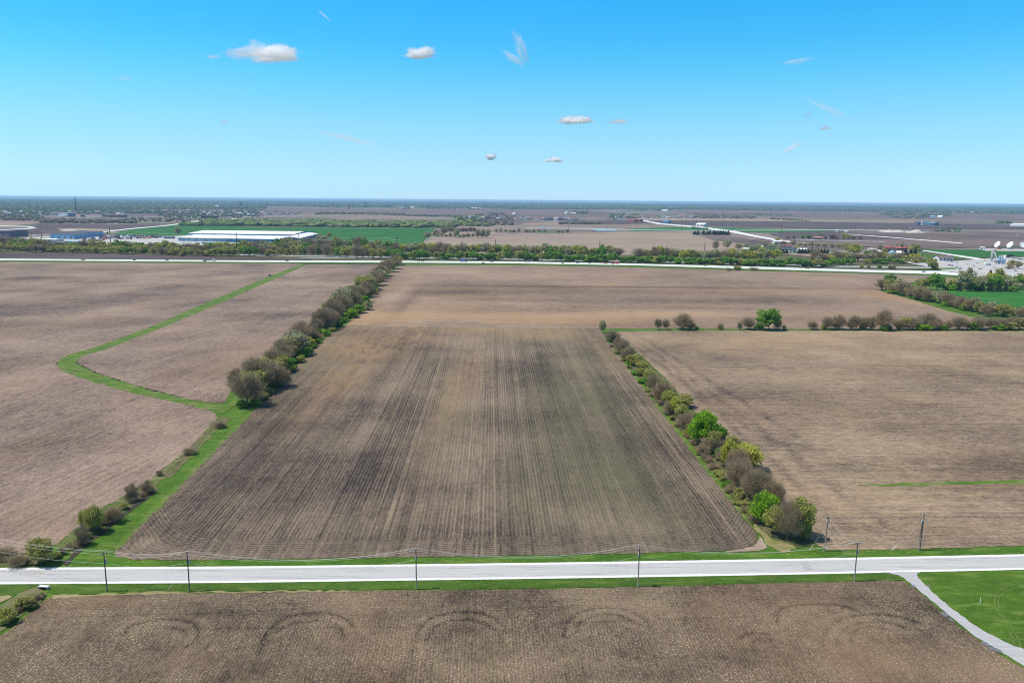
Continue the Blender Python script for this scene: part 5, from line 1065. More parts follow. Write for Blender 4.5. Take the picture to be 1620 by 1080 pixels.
for i in range(150):
    if i < 105: px = g.uniform(158, 256); u = g.random(); py = (373.0 + (px - 160) * .018) * (1 - u) + (380.5 - (px - 160) * .035) * u
    elif i < 128: px = g.uniform(128, 172); py = g.uniform(376.5, 384)
    else: px = g.uniform(288, 440); py = 384.8 + (px - 288) * .02 + g.uniform(0, 1.6)
    kind = g.randrange(3); band = (py - 373) / 7
    col = g.choice(['navy', 'blue', 'navy', 'dark', 'gray']) if band < .3 else (g.choice(['red', 'red', 'orange', 'white', 'blue', 'dark']) if band < .62 else g.choice(['navy', 'white', 'gray', 'dark', 'blue', 'tan', 'orange']))
    if i >= 128: kind = 1; col = g.choice(['white', 'navy', 'dark', 'gray', 'white'])
    o = link(bpy.data.objects.new('farm_machine' if i < 128 else 'trailer', MM[kind])); setmat(o, M_car[col]); o.location = W(px, py, 0); o.rotation_euler[2] = g.uniform(0, 6.28) if i < 128 else g.choice([0, 1.57, 1.5]); s = g.uniform(1.1, 1.7); o.scale = (s, s, s)
    if i < 128: tag(o, f'{col} farm machine parked in the crowded machinery yard', 'farm machine', f'{col} farm machines in the yard')
    else: tag(o, f'{col} trailer parked along the front of the long warehouse', 'trailer', f'{col} trailers at the warehouse')
# farms and houses
FH = 'houses and barns beyond the belt'
bld((1225, 385.4), (1238, 385.4), None, 5, 7.5, M_off, M_white, 'barn', 'white-roofed barn beside the main road', 'barn', None, doors=2, depth=14)
bld((1235, 397.5), (1254, 398.4), None, 5, 8.5, M_off, M_darkroof, 'house', 'large house with a dark roof and white columns behind the windbreak', 'house', FH, doors=3, wins=4, depth=15)
bld((1237, 393.4), (1252, 393.4), None, 5.5, 9, M_brick, plain('roof_dullred', (.20, .085, .08), .8), 'house', 'house with a dull red roof behind the dark-roofed house', 'house', FH, depth=9)
bld((1263, 397.8), (1276, 398), None, 4.5, 6.5, M_off, M_white, 'barn', 'white barn between the windbreak rows', 'barn', None, doors=2, depth=12)
bld((1204.5, 393.5), (1211, 393.5), None, 4, 6, M_white, M_white, 'shed', 'small white gabled shed left of the windbreak', 'shed', None, ridge='x', doors=1, depth=8)
bld((1176, 396.2), (1185, 396.2), None, 3.5, 5, M_off, M_white, 'shed', 'low white-roofed shed among the trees left of the windbreak', 'shed', None, doors=1, depth=8)
bld((1321, 404.2), (1343, 405.6), None, 4, 7, M_ltblue, M_brown, 'house', 'ranch house with a gray-brown roof beside the tan lot', 'house', FH, doors=2, wins=5, depth=14)
bld((1312, 402.8), (1319.5, 403), None, 3.5, 5, M_white, M_grayroof, 'shed', 'small white shed left of the ranch house', 'shed', None, doors=1, depth=8)
bld((1356, 407.6), (1364, 408.2), None, 3.5, 5, M_ltblue, M_ltblue, 'shed', 'small light blue shed right of the ranch house', 'shed', None, doors=1, depth=7)
bld((1289, 379.3), (1300, 379.5), None, 5, 9, M_brick, plain('roof_tile_brown', (.30, .16, .12), .85), 'house', 'farmhouse with a red-brown roof among garden trees', 'house', FH, doors=1, wins=4, depth=14)
bld((1311, 377.5), (1322, 377.7), None, 5, 9, M_off, M_darkroof, 'house', 'farmhouse with a dark steep roof among garden trees', 'house', FH, doors=1, wins=3, depth=12)
bld((1399, 395.2), (1433, 396.4), None, 5, 8, M_brick, M_redroof, 'barn', 'long barn with a bright red roof behind trees', 'barn', None, doors=4, depth=16)
bld((1410, 403.3), (1418, 403.4), None, 5, 8.5, M_white, M_ltblue, 'house', 'white gabled house in front of the red-roofed barn', 'house', FH, ridge='x', doors=1, wins=2, depth=12)
bld((1418.5, 403.8), (1426, 404), None, 5, 8, M_blue, M_white, 'house', 'pale blue house next to the white gabled house', 'house', FH, doors=1, wins=2, depth=11)
bld((1485.5, 412.6), (1508, 412.8), None, 5.2, 8.6, M_white, M_brown, 'workshop', 'long white workshop with a brown roof on the concrete yard', 'workshop', None, doors=4, wins=3, depth=20)
bld((1381, 400.2), (1398, 401), None, 4, 5, M_off, M_white, 'shed', 'flat white shed left of the red-roofed barn', 'shed', None, doors=2, depth=12)
bld((1550, 394.7), (1557, 395), None, 5, 5.6, M_white, M_white, 'shed', 'small white hut left of the dish antennas', 'shed', None, doors=1, depth=8)
bld((1100.5, 358.2), (1114, 358.6), None, 9, 14, M_off, M_white, 'storage_hall', 'white rounded storage hall beyond the overpass', 'hall', None, doors=2, depth=40)
bld((1046, 333.6), (1055, 333.8), None, 12, 16, M_white, M_white, 'barn', 'long white barn on the far fields right of the house rows', 'barn', None, depth=50)
bld((1048.5, 352.4), (1056.5, 352.8), None, 8, 10, M_blue, M_blue, 'shed', 'small blue shed beside the main road', 'shed', None, doors=1, depth=20)
for i, (x0, x1, c_) in enumerate(((994, 1003, M_redroof), (1003.5, 1012, M_brick))): bld((x0, 350.6), (x1, 350.9), None, 9, 12, c_, M_redroof, 'barn', ['brighter red barn beside the main road', 'darker red barn beside the main road'][i], 'barn', None, doors=1, depth=25)
bld((1598, 357.4), (1634, 358.4), None, 9, 12, M_white, M_white, 'greenhouse', 'long white hall at the right edge of the plain', 'hall', None, depth=60)
bld((1446, 356), (1452, 356.2), None, 14, 15, M_slate, M_darkroof, 'factory_hall', 'dark slate end block of the far plant', 'building', None, wins=2, depth=40)
bld((1452.5, 356), (1459, 356.3), None, 18, 19, M_off, M_ltblue, 'factory_hall', 'tallest pale block of the far plant', 'building', None, wins=2, depth=40)
bld((1459.5, 356.4), (1477, 357), None, 12, 13.5, M_slate, M_ltblue, 'factory_hall', 'long low slate hall of the far plant', 'building', None, wins=4, depth=40)
for A, B, h, hr, wm, rm, l in (((895, 338.8), (898.5, 338.8), 12, 18, M_white, M_white, 'white farm silo-like barn on the far field'), ((903, 338.4), (911, 338.5), 6, 9, M_white, M_white, 'long white farm shed beside dark trees on the far field'), ((627, 328.2), (631, 328.2), 14, 18, M_white, M_tan, 'small cream farm building at the far end of the wheat view'), ((632, 329), (639, 329), 9, 12, M_off, M_white, 'long cream farm building on the far field'), ((649, 328.4), (654, 328.5), 9, 12, M_white, M_white, 'small white farm building right of the cream ones'), ((745, 330.2), (760, 330.6), 8, 11, M_off, M_white, 'long pale shed on the far field by trees'), ((810, 339.6), (814.5, 339.7), 8, 12, M_off, M_white, 'pale farm shed at the left end of the dark far field'),
    ((1472, 344), (1479, 344.1), 9, 14, M_ltblue, M_ltblue, 'pale blue farm building in a grove on the right plain'), ((1482.5, 344), (1490, 344.2), 9, 14, M_white, M_white, 'white farm building in a grove on the right plain'), ((1535, 337.4), (1539, 337.5), 10, 14, M_white, M_white, 'tiny white barn on the far right fields'), ((1321, 366.8), (1325, 366.9), 5, 6, M_white, M_white, 'white hut beside the frontage road on the right plain'), ((1335, 367.8), (1341, 368), 4, 5, M_off, M_white, 'low pale hut right of the white hut'), ((856, 361.4), (862, 361.5), 5, 6, M_white, M_ltblue, 'pale blue-roofed hut on the tan field road'), ((318, 345.4), (343, 345.6), 12, 13, M_brick, M_brick, 'long dark red brick hall behind the wheat field'), ((92, 342.4), (107, 342.6), 16, 20, M_white, M_grayroof, 'white apartment block in the town'), ((107.5, 342.8), (119, 342.8), 16, 20, M_slate, M_slate, 'dark slate apartment block in the town'), ((45, 344.8), (63, 344.9), 7, 9, M_off, M_darkroof, 'long dark-roofed hall at the edge of the town'), ((170, 343.2), (200, 343.4), 8, 10, M_brick, M_darkroof, 'long dark hall right of the town blocks'), ((364, 350.2), (374, 350.4), 8, 11, M_white, M_white, 'white-roofed house in the wood behind the wheat'), ((498, 354), (510, 354.2), 6, 9, M_ltblue, M_ltblue, 'pale blue-roofed shed in the wood behind the wheat'), ((340, 327.6), (346, 327.7), 14, 18, M_off, M_white, 'tiny pale hall at the far left fields')):
    bld(A, B, None, h, hr, wm, rm, 'barn' if 'barn' in l or 'farm' in l else ('house' if 'house' in l else 'hall'), l, 'building', None, depth=max(14, h * 1.3))
# house rows
def house_mesh(wm, rm):
    mb = MB(); mb.box((0, 0, 2.6), (12, 9, 5.2)); n = len(mb.f)
    mb.add([(-6.6, -5, 5.1), (6.6, -5, 5.1), (6.6, 5, 5.1), (-6.6, 5, 5.1), (-6.6, 0, 8.6), (6.6, 0, 8.6)], [(0, 1, 5, 4), (2, 3, 4, 5), (0, 4, 3), (1, 2, 5), (0, 3, 2, 1)])
    mb.box((4.2, -5.6, 1.7), (5, 3, 3.4)); mb.add([(1.4, -7.3, 3.4), (7, -7.3, 3.4), (7, -4.6, 3.4), (1.4, -4.6, 3.4), (4.2, -7.3, 5), (4.2, -4.6, 5)], [(0, 1, 4), (1, 2, 5, 4), (3, 0, 4, 5)])
    me = mb.mesh('house', wm); me.materials.append(rm)
    for i, p_ in enumerate(me.polygons): p_.material_index = 1 if (n <= i < n + 5 or i >= n + 11) else 0
    return me
HMS = [('white house with a gray roof', house_mesh(M_off, M_grayroof)), ('white house with a pale roof', house_mesh(M_white, plain('roof_pale', (.42, .42, .43), .8))), ('tan house with a brown roof', house_mesh(plain('siding_tan', (.42, .36, .28), .8), M_brown)), ('blue-gray house with a dark roof', house_mesh(M_slate, M_darkroof)), ('house with a red-brown roof', house_mesh(M_off, plain('roof_redbrown', (.28, .11, .09), .8)))]
g = random.Random(3)
def houses(x0, x1, y0, y1, slope, n, where, group):
    for i in range(n):
        px = g.uniform(x0, x1); py = g.uniform(y0, y1) + (px - x0) * slope; l, me = g.choice(HMS)
        o = link(bpy.data.objects.new('house', me)); o.location = W(px, py); o.rotation_euler[2] = g.choice([0, .1, 1.6, 3.1, -.1]) + g.uniform(-.15, .15); s = g.uniform(1.3, 1.8); o.scale = (s, s, s * .9)
        tag(o, f'{l} in the {where}', 'house', f'{l}: {group}')
houses(998, 1096, 342.6, 345.2, .006, 60, 'house row by the red barns', 'dense house row'); houses(814, 912, 346, 348.5, .006, 36, 'house row below the white farm', 'house row below the farm'); houses(734, 800, 345, 347, .004, 24, 'row by the wheat wood', 'house row by the wood'); houses(398, 474, 336, 340, .0, 34, 'suburb beyond the wheat wood', 'suburb beyond the wood')
houses(0, 200, 335.5, 343.5, .0, 52, 'town on the left', 'town on the left'); houses(200, 330, 333, 336, .004, 26, 'suburb behind the dark fields', 'suburb above the dark fields'); houses(322, 398, 336, 341, 0, 22, 'suburb left of the wheat wood', 'suburb left of the wood'); houses(960, 990, 345.5, 347.8, 0, 8, 'cluster by the main road', 'cluster by the main road')

# ---------------------------------------------------------------- concrete plant, dishes, mounds
M_silo = plain('silo_gray', (.38, .37, .35), .7, var=.15, scale=.2)
CP = 'silos of the concrete plant'
def silo(px, by, ty, r, mat, label):
    p = W(px, by); h = hgt(px, by, ty); e = empty('silo', p); tag(e, label, 'silo', CP)
    MB().lathe([(r * .3, h * .16), (r, h * .34), (r, h * .93), (r * .7, h * .98), (0, h)], n=16).build('tank', mat, e, True)
    for k in range(4): a = math.pi / 4 + k * math.pi / 2; MB().tube([(r * .9 * math.cos(a), r * .9 * math.sin(a), -.2), (r * .9 * math.cos(a), r * .9 * math.sin(a), h * .4)], .25, 6).build('leg', M_galv, e)
    MB().tube([(r * 1.05, 0, 0), (r * 1.05, 0, h)], .14, 5).build('ladder', M_galv, e); MB().lathe([(r * .35, h), (r * .35, h + 1), (0, h + 1.1)], n=8).build('filter', M_galv, e)
silo(1568.5, 415, 397.5, 2.2, M_silo, 'tall gray silo at the head of the inclined conveyor'); silo(1581, 417, 404.6, 2.0, M_ltblue, 'light blue silo right of the conveyor'); silo(1584.6, 417.4, 403.3, 2.0, M_silo, 'dull gray silo between the blue and white ones'); silo(1588.6, 417.6, 403.4, 2.0, M_white, 'white silo at the right end of the silo row'); silo(1586.4, 418.6, 410.2, 1.9, M_blue, 'short bright blue silo in front of the row'); silo(1580.4, 418.4, 410, 1.8, M_blue, 'short blue silo in front of the light blue one')
e = empty('conveyor', W(1569, 416)); tag(e, 'steep inclined gray conveyor beside the tall silo', 'conveyor')
tp = Vector((2, 0, hgt(1569, 416, 396.8))); ft = W(1579, 417) - W(1569, 416); MB().tube([tp, ft + Vector((0, 0, 2))], 1.15, 4).build('belt_housing', M_silo, e)
for f in (.25, .55, .85): q = ft.lerp(tp, f); MB().tube([(q.x, q.y - .8, 0), q], .25, 5).build('support_leg', M_galv, e)
MB().box(tp + Vector((.5, 0, .6)), (4.5, 3, 2.6)).build('head_house', M_silo, e)
for i, (px, by, w, h, c_, l) in enumerate(((1575.6, 418.5, 6, 7, M_silo, 'gray batching hopper under the conveyor'), (1604, 411, 12, 5, M_off, 'pale aggregate bin at the right of the plant'), (1614, 412, 10, 4, M_silo, 'gray aggregate bin at the edge of the plant'))):
    e = empty('hopper', W(px, by)); tag(e, l, 'hopper')
    MB().add([(-w / 2, -2.5, h), (w / 2, -2.5, h), (w / 2, 2.5, h), (-w / 2, 2.5, h), (-w / 4, -1.2, h * .4), (w / 4, -1.2, h * .4), (w / 4, 1.2, h * .4), (-w / 4, 1.2, h * .4)], [(0, 1, 5, 4), (1, 2, 6, 5), (2, 3, 7, 6), (3, 0, 4, 7), (4, 5, 6, 7), (0, 3, 2, 1)]).build('bin', c_, e)
    for sx in (-1, 1):
        for sy in (-1, 1): MB().tube([(sx * w * .42, sy * 2, 0), (sx * w * .42, sy * 2, h)], .2, 5).build('leg', M_galv, e)
def dish(px, by, ty, tilt, az, label):
    p = W(px, by); h = hgt(px, by, ty); r = h * .46; e = empty('dish_antenna', p); tag(e, label, 'dish antenna', 'white dish antennas')
    M = Matrix.Translation((0, 0, h * .55)) @ Matrix.Rotation(az, 4, 'Z') @ Matrix.Rotation(tilt, 4, 'Y')
    prof = [(r * k / 7, .30 * r * (k / 7) ** 2) for k in range(8)]; prof += [(r * .99 * k / 7, .30 * r * (k / 7) ** 2 - .25) for k in range(7, -1, -1)]
    MB().lathe(prof, n=24, M=M).build('reflector', M_white, e, True)
    mb = MB(); f = M @ Vector((0, 0, r * .85))
    for k in range(3): a = k * 2.09; mb.tube([M @ Vector((r * .9 * math.cos(a), r * .9 * math.sin(a), .27 * r)), f], .16, 5)
    mb.lathe([(0, 0), (.7, 0), (.7, .9), (0, .9)], n=8, M=Matrix.Translation(f)).build('feed_struts', M_galv, e)
    mb = MB(); t_ = M @ Vector((0, 0, -.3))
    for s, q in ((-1, -1), (1, -1), (1, 1), (-1, 1)): mb.tube([(s * r * .45, q * r * .45, 0), t_], .3, 5)
    mb.tube([(0, 0, 0), t_], [1.4, .8], 8).build('mount', M_galv, e)
dish(1578, 393.6, 381.6, R(62), R(188), 'white dish antenna facing left, leftmost of the three'); dish(1598, 394.6, 382.2, R(58), R(190), 'white dish antenna tilted to the left, middle of the three'); dish(1617.5, 394, 383, R(58), R(262), 'white dish antenna facing the viewer, cut by the right edge')
M_gravel = plain('gravel_pile', (.50, .45, .38), .95, var=.2, scale=.3)
def mound(px, by, ty, wpx, label, mat=M_gravel, deep=.6):
    p = W(px, by); h = hgt(px, by, ty); w = wpx * mpp(px, by) / 2; nx, ny = 22, 12; vs = []; g = np.random.default_rng(int(px)); ph = g.uniform(0, 6, 4)
    for j in range(ny + 1):
        for i in range(nx + 1):
            x, y = i / nx * 2 - 1, j / ny * 2 - 1; z = max(0, 1 - x * x) ** .8 * max(0, 1 - y * y) ** .8; z *= .75 + .2 * math.sin(x * 5 + ph[0]) + .12 * math.sin(x * 11 + y * 4 + ph[1]) + g.uniform(-.05, .05)
            vs.append((x * w, y * w * deep, max(z, 0) * h - .1))
    fs = [(j * (nx + 1) + i, j * (nx + 1) + i + 1, (j + 1) * (nx + 1) + i + 1, (j + 1) * (nx + 1) + i) for j in range(ny) for i in range(nx)]
    o = MB().add(vs, fs).build('gravel_mound', mat, None, True); o.location = p; tag(o, label, 'mound', 'gravel mounds')
mound(1414, 367.6, 362.6, 32, 'long pale gravel mound on the right plain, left of two'); mound(1447, 368.4, 362.6, 28, 'tan gravel mound on the right plain, right of two'); mound(1399, 366.6, 363.6, 18, 'low pale spoil heap left of the gravel mounds'); mound(1556, 413, 408.6, 12, 'small pale aggregate heap beside the tall silo'); mound(1604, 416, 412, 22, 'broad dusty aggregate heap behind the concrete yard tree'); mound(110, 364.5, 362, 24, 'low tan soil heap on the dark field behind the blue shed')
# overpass
a, b = W(1098, 361), W(1116, 363.4); e = empty('overpass', a); d = b - a; rz = math.atan2(d.y, d.x); tag(e, 'small concrete overpass carrying the main road', 'bridge')
MB().box(d * .5 + Vector((0, 0, 6.2)), (d.length, 14, 1.1), rz).build('deck', M_conc, e)
for s in (-1, 1): n = Vector((-d.y, d.x, 0)).normalized(); MB().box(d * .5 + n * 6.8 * s + Vector((0, 0, 7.25)), (d.length, .4, 1.0), rz).build('parapet', M_conc, e)
for f in (.2, .5, .8): MB().box(d * f + Vector((0, 0, 2.8)), (1.0, 11, 5.7), rz).build('pier', M_conc2, e)
for f, s in ((-.06, 1), (1.06, -1)): MB().box(d * f + Vector((0, 0, 3.2)), (d.length * .14, 13, 6.4), rz, taper=.8).build('abutment', M_grass3, e)
e = empty('road_sign', W(1160, 366.4)); tag(e, 'green highway sign board beside the main road', 'sign'); MB().box((0, 0, 8), (7, .3, 4.2)).build('board', plain('sign_green', (.01, .22, .13), .5), e)
for s in (-1, 1): MB().tube([(s * 2.4, .3, 0), (s * 2.4, .3, 9)], .2, 6).build('post', M_galv, e)

# ---------------------------------------------------------------- vehicles
def prof_body(prof, w, name, mat, parent, inset=.0):
    n = len(prof); vs = [(x, -w / 2, z) for x, z in prof] + [(x, w / 2, z) for x, z in prof]
    return MB().add(vs, [tuple(range(n))[::-1], tuple(range(n, 2 * n))] + [(i, (i + 1) % n, n + (i + 1) % n, n + i) for i in range(n)]).build(name, mat, parent)
def wheels(e, xs, w, r):
    for x in xs:
        for s in (-1, 1):
            wh = MB().lathe([(0, -.12), (r, -.12), (r, .12), (0, .12)], n=12, M=Matrix.Translation((x, s * (w / 2 - .08), r)) @ Matrix.Rotation(R(90), 4, 'X')).build('wheel', M_tyre, e)
def vehicle(kind, px, py, col, label, line='hw', back=False, s=1.0, rz=None, group='vehicles on the highway'):
    p = W(px, py, .09); e = empty({'sedan': 'car', 'suv': 'car', 'pickup': 'pickup_truck', 'semi': 'semi_truck', 'truck': 'truck', 'van': 'van'}[kind], p); tag(e, label, {'sedan': 'car', 'suv': 'car', 'pickup': 'pickup', 'van': 'van'}.get(kind, 'truck'), group)
    if rz is None: q = W(px + 8, float(np.interp(px + 8, hx, [(a + b) / 2 for a, b in zip(ht, hb)]))) - W(px, float(np.interp(px, hx, [(a + b) / 2 for a, b in zip(ht, hb)]))); rz = math.atan2(q.y, q.x)
    e.rotation_euler[2] = rz + (math.pi if back else 0); e.scale = (s, s, s); m_ = M_car[col]
    if kind in ('sedan', 'suv'):
        hh = 1.45 if kind == 'sedan' else 1.75
        prof_body([(-2.3, .35), (2.3, .35), (2.35, .7), (1.2, .9), (.7, .95), (-1.6, .98), (-2.35, .9)], 1.8, 'body', m_, e); prof_body([(1.0, .92), (.35, hh - .08), (-1.2, hh - .08), (-1.9, .96)], 1.62, 'window', M_glass, e); prof_body([(.35, hh - .07), (.3, hh), (-1.15, hh), (-1.25, hh - .07)], 1.6, 'roof', m_, e); wheels(e, (-1.4, 1.4), 1.8, .34)
    elif kind == 'pickup':
        prof_body([(-2.8, .5), (2.8, .5), (2.85, 1.0), (1.5, 1.15), (-2.85, 1.15)], 1.95, 'body', m_, e); prof_body([(1.3, 1.1), (.8, 1.82), (-.6, 1.82), (-.8, 1.1)], 1.75, 'window', M_glass, e); prof_body([(.8, 1.83), (.75, 1.9), (-.55, 1.9), (-.6, 1.83)], 1.75, 'roof', m_, e); wheels(e, (-1.7, 1.7), 1.95, .4)
    elif kind == 'van':
        prof_body([(-2.7, .4), (2.6, .4), (2.7, .95), (2.0, 1.2), (1.5, 2.2), (-2.7, 2.25)], 1.95, 'body', m_, e); prof_body([(2.05, 1.25), (1.6, 2.05), (.6, 2.05), (.6, 1.25)], 1.98, 'window', M_glass, e); wheels(e, (-1.7, 1.7), 1.95, .38)
    else:
        L = 13 if kind == 'semi' else 6
        prof_body([(-L / 2 - 1.5, 1.1), (L / 2 - 1.5, 1.1), (L / 2 - 1.5, 3.7 if kind == 'truck' else 1.7), (-L / 2 - 1.5, 3.7 if kind == 'truck' else 1.7)], 2.5, 'trailer', M_car['dark' if kind == 'semi' else col], e)
        x0 = L / 2 - 1; prof_body([(x0, .7), (x0 + 3.8, .7), (x0 + 3.85, 1.7), (x0 + 2.6, 1.9), (x0 + 2.2, 3.2), (x0, 3.3)], 2.4, 'cab', m_, e); prof_body([(x0 + 2.65, 1.95), (x0 + 2.3, 3.0), (x0 + 1.4, 3.0), (x0 + 1.4, 1.95)], 2.44, 'window', M_glass, e); wheels(e, (-L / 2, -L / 2 + 1.3, x0 + .6, x0 + 3), 2.5, .5)
    return e
hm = lambda x, f: float(np.interp(x, hx, ht)) * (1 - f) + float(np.interp(x, hx, hb)) * f
for k, px, f, c, l, b in [('pickup', 131.5, .62, 'red', 'red pickup with a pale load alone on the left stretch of the highway', 1), ('sedan', 213, .45, 'dark', 'black car on the highway before the machinery yard', 0), ('sedan', 264.5, .5, 'navy', 'dark blue car on the highway left of the flatbed truck', 0), ('semi', 331, .6, 'white', 'white-cab flatbed semi truck on the highway', 0), ('sedan', 324, .8, 'dark', 'dark car just behind the flatbed truck', 0), ('suv', 454.5, .45, 'dark', 'black car on the highway at the waterway end', 0), ('sedan', 662, .3, 'silver', 'silver car on the highway right of the hedge end, first of two', 0), ('suv', 669, .35, 'tan', 'tan car following the silver one right of the hedge end', 0), ('van', 701, .3, 'white', 'white van on the highway beyond the hedge end', 0), ('truck', 733, .35, 'blue', 'bright blue box truck on the highway', 0), ('suv', 778, .35, 'gray', 'gray car on the highway right of the blue box truck', 0), ('van', 834, .3, 'silver', 'silver van on the highway by the green shrubs', 1), ('suv', 890, .72, 'dark', 'dark car on the near lane of the highway', 1), ('sedan', 914, .32, 'blue', 'blue car on the far lane of the highway', 0), ('sedan', 933, .4, 'silver', 'silver car right of the blue car on the highway', 0), ('pickup', 958.5, .32, 'red', 'red pickup on the far lane of the highway', 0), ('suv', 968.5, .75, 'white', 'white car on the near lane beside the red truck', 1), ('truck', 974, .45, 'red', 'dark red box truck on the highway beside a white car', 1), ('sedan', 1116, .4, 'white', 'white car on the highway below the third tan-field pylon', 0), ('pickup', 1277, .3, 'yellow', 'yellow pickup on the far lane of the highway', 0), ('suv', 1461, .5, 'gray', 'gray-green car on the highway near the concrete yard', 1)]:
    vehicle(k, px, hm(px, f), c, l, back=bool(b), s=1.1)
vehicle('suv', 427, 436.5, 'dark', 'black vehicle stopped on the grass waterway', rz=1.0, group='vehicles on farm land'); vehicle('suv', 765, 417.4, 'dark', 'black car parked on the near highway verge', rz=.1, group='vehicles on farm land', s=1.3)
YV = 'vehicles in the concrete yard'
for k, px, py, c, l, rz in [('sedan', 1551, 426, 'dark', 'black car crossing the concrete yard', .2), ('pickup', 1537, 430, 'gray', 'gray pickup by the yard entrance', .3), ('suv', 1607, 429, 'dark', 'dark car at the right side of the yard', .1), ('sedan', 1612, 434, 'red', 'red car at the right end of the yard', .1), ('pickup', 1502, 420.4, 'red', 'dark red pickup in the row before the workshop', .4), ('suv', 1507, 421, 'navy', 'navy car in the row before the workshop', .4), ('van', 1512, 423, 'white', 'white van in the yard before the grass island', .2), ('sedan', 1506, 414.6, 'navy', 'blue car at the corner of the workshop', 1.2), ('pickup', 1526, 411.6, 'red', 'red pickup beyond the workshop', .1), ('truck', 1598, 406, 'dark', 'dark truck behind the silos', .1), ('van', 1513, 416, 'silver', 'silver van right of the workshop', .8), ('truck', 1562, 420, 'white', 'white mixer truck in the concrete yard', .3), ('truck', 1545, 416, 'white', 'white truck beside the aggregate heap', 1.2), ('sedan', 1573, 424, 'silver', 'silver car in front of the batching hopper', .2), ('pickup', 1519, 426, 'gray', 'gray pickup on the grass island edge', .3), ('semi', 1606, 420, 'white', 'white semi truck at the right of the plant', .1), ('sedan', 1530, 419, 'tan', 'tan car in the middle of the yard', .6), ('suv', 1540, 421.5, 'white', 'white car in the middle of the yard', .5),
    ('truck', 1580, 394.5, 'orange', 'orange truck below the dish antennas', .2), ('van', 1457, 403, 'white', 'white van on the grass right of the red-roofed barn', .2), ('sedan', 1275, 386.5, 'dark', 'dark car on the main road by the white barn', -.5), ('sedan', 1258, 381.6, 'dark', 'dark car farther up the main road', -.5), ('van', 1385, 383.2, 'white', 'white van on the far farm road', 0), ('truck', 1228, 353.6, 'white', 'white truck on the far plain road', 0), ('sedan', 1541, 377.2, 'white', 'white car at the end of the farm track', 0)]:
    vehicle(k, px, py, c, l, rz=rz, s=1.15, group=YV if px > 1490 and py > 405 else 'vehicles on the farm roads')

# ---------------------------------------------------------------- clouds
def cloud(px, py, wpx, hpx, label, dens, seed, thr=.36, ns=1.6, alt=1700, rot=0, stretch=(1, 1, 1), depth=.4, flat=.5, cat='cloud', detail=6, aniso=.55, soft=.30):
    d = ray(px, py).normalized(); t_ = (alt - CAMH) / d.z; p = Vector((0, 0, CAMH)) + d * t_
    sx = wpx / 2 / F * t_; sz = hpx / 2 / F * t_; sy = sx * depth
    bm = bmesh.new(); bmesh.ops.create_icosphere(bm, subdivisions=3, radius=1); me = bpy.data.meshes.new('cloud'); bm.to_mesh(me); bm.free()
    o = link(bpy.data.objects.new('cloud', me)); o.location = p; o.scale = (sx, sy, sz)
    o.rotation_euler = (0, R(rot), math.atan2(-d.x, d.y)); tag(o, label, cat, 'small clouds in the blue sky')
    t = NT('cloud_volume'); c = t.obj()
    n = t.noise(t.map(c, sc=stretch, loc=(seed * 3.7, seed * 1.3, seed)), ns, detail, .6, .4)
    ln = t.n('ShaderNodeVectorMath', operation='LENGTH'); t.put(ln.inputs[0], c); s_ = t.sep(c)
    edge = t.math('MULTIPLY', t.math('POWER', ln.outputs['Value'], 2.0), .62)
    k = t.math('SUBTRACT', t.math('ADD', t.math('MULTIPLY', t.math('SUBTRACT', n, .5), 2.2), thr), edge)
    if flat: k = t.math('SUBTRACT', k, t.rng(s_[2], .0, -.75, 0, .95))
    k = t.math('MULTIPLY', t.rng(k, 0, soft), dens / sx)
    v_ = t.n('ShaderNodeVolumeScatter'); v_.inputs['Color'].default_value = (1, 1, 1, 1); v_.inputs['Anisotropy'].default_value = aniso; t.put(v_.inputs['Density'], k)
    t.t.links.new(v_.outputs[0], t.out.inputs['Volume']); me.materials.append(t.mat)
    return o
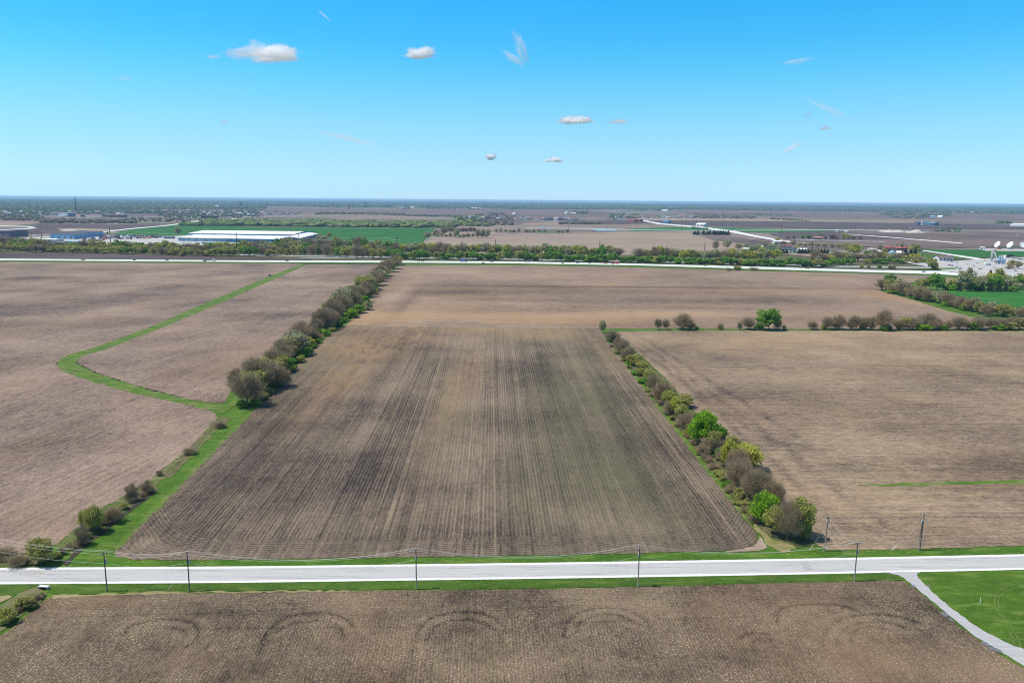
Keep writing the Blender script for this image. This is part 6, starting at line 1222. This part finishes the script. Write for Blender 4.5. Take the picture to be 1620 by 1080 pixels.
CL = [(418, 92, 142, 62, 'largest white puffy cloud, low and broad on the left', 24, 1, .30, 1.25), (668, 89, 72, 36, 'ragged white cloud between the large one and the wispy one', 18, 5, .26, 1.4), (911, 193, 62, 26, 'small bright flat-bottomed cloud near the middle', 24, 3, .34, 1.3), (978, 194, 44, 15, 'faint small cloud right of the flat-bottomed one', 10, 4, .28, 1.4), (877, 255, 34, 15, 'tiny white cloud low in the middle sky', 28, 6, .34, 1.3), (778, 250, 24, 20, 'tiny upright white cloud low in the sky', 28, 7, .32, 1.3), (337, 92, 32, 12, 'faint wisp just left of the largest cloud', 2.6, 8, .26, 1.5), (354, 194, 20, 10, 'tiny faint cloud below the largest one', 4, 9, .3, 1.5), (1305, 205, 22, 13, 'tiny pale cloud low on the right', 5, 10, .3, 1.5), (195, 126, 30, 13, 'faint smudge of cloud on the left', 1.3, 11, .3, 1.5), (1278, 183, 20, 10, 'tiny faint cloud above the pale one on the right', 2.4, 12, .3, 1.5)]
for q in CL: cloud(*q)
cloud(823, 76, 66, 26, 'torn wispy streak of cloud standing upright', 5, 13, .26, 1.8, alt=3000, rot=68, stretch=(.7, 1, 2.2), flat=0, soft=.5, aniso=0)
cloud(810, 92, 64, 18, 'thin torn wisp below the upright streak', 4.0, 14, .24, 1.8, alt=3000, rot=35, stretch=(.6, 1, 2.2), flat=0, soft=.5, aniso=0)
for px, py, w, h, r_, l, s in ((550, 219, 110, 12, 12, 'thin cirrus streak slanting above the left fields', 15), (1262, 97, 62, 10, -8, 'thin wavy cirrus streak on the right', 16), (1310, 172, 90, 14, 26, 'faint bent cirrus wisp on the right', 17), (1252, 234, 46, 10, -30, 'short faint cirrus streak low on the right', 18), (513, 25, 24, 2.4, 40, 'short thin vapour trail high on the left', 19)):
    cloud(px, py, w, h, l, (4.5 if s in (15, 18) else 2.0) if s < 19 else 3.0, s, .34 if s < 19 else .6, 1.9, alt=3400, rot=r_, stretch=(.45, 1, 1.6), flat=0, soft=.6, aniso=0)

# ---------------------------------------------------------------- haze
mb = MB(); mb.box((0, 30000, 51.0), (130000, 64000, 106)); hz = mb.build('haze', None); tag(hz, None, None, None, 'stuff')
t = NT('haze_air'); pv = t.n('ShaderNodeVolumePrincipled'); pv.inputs['Color'].default_value = (.46, .74, 1.0, 1); pv.inputs['Density'].default_value = HAZE; pv.inputs['Anisotropy'].default_value = .1
t.t.links.new(pv.outputs[0], t.out.inputs['Volume']); hz.data.materials.append(t.mat)
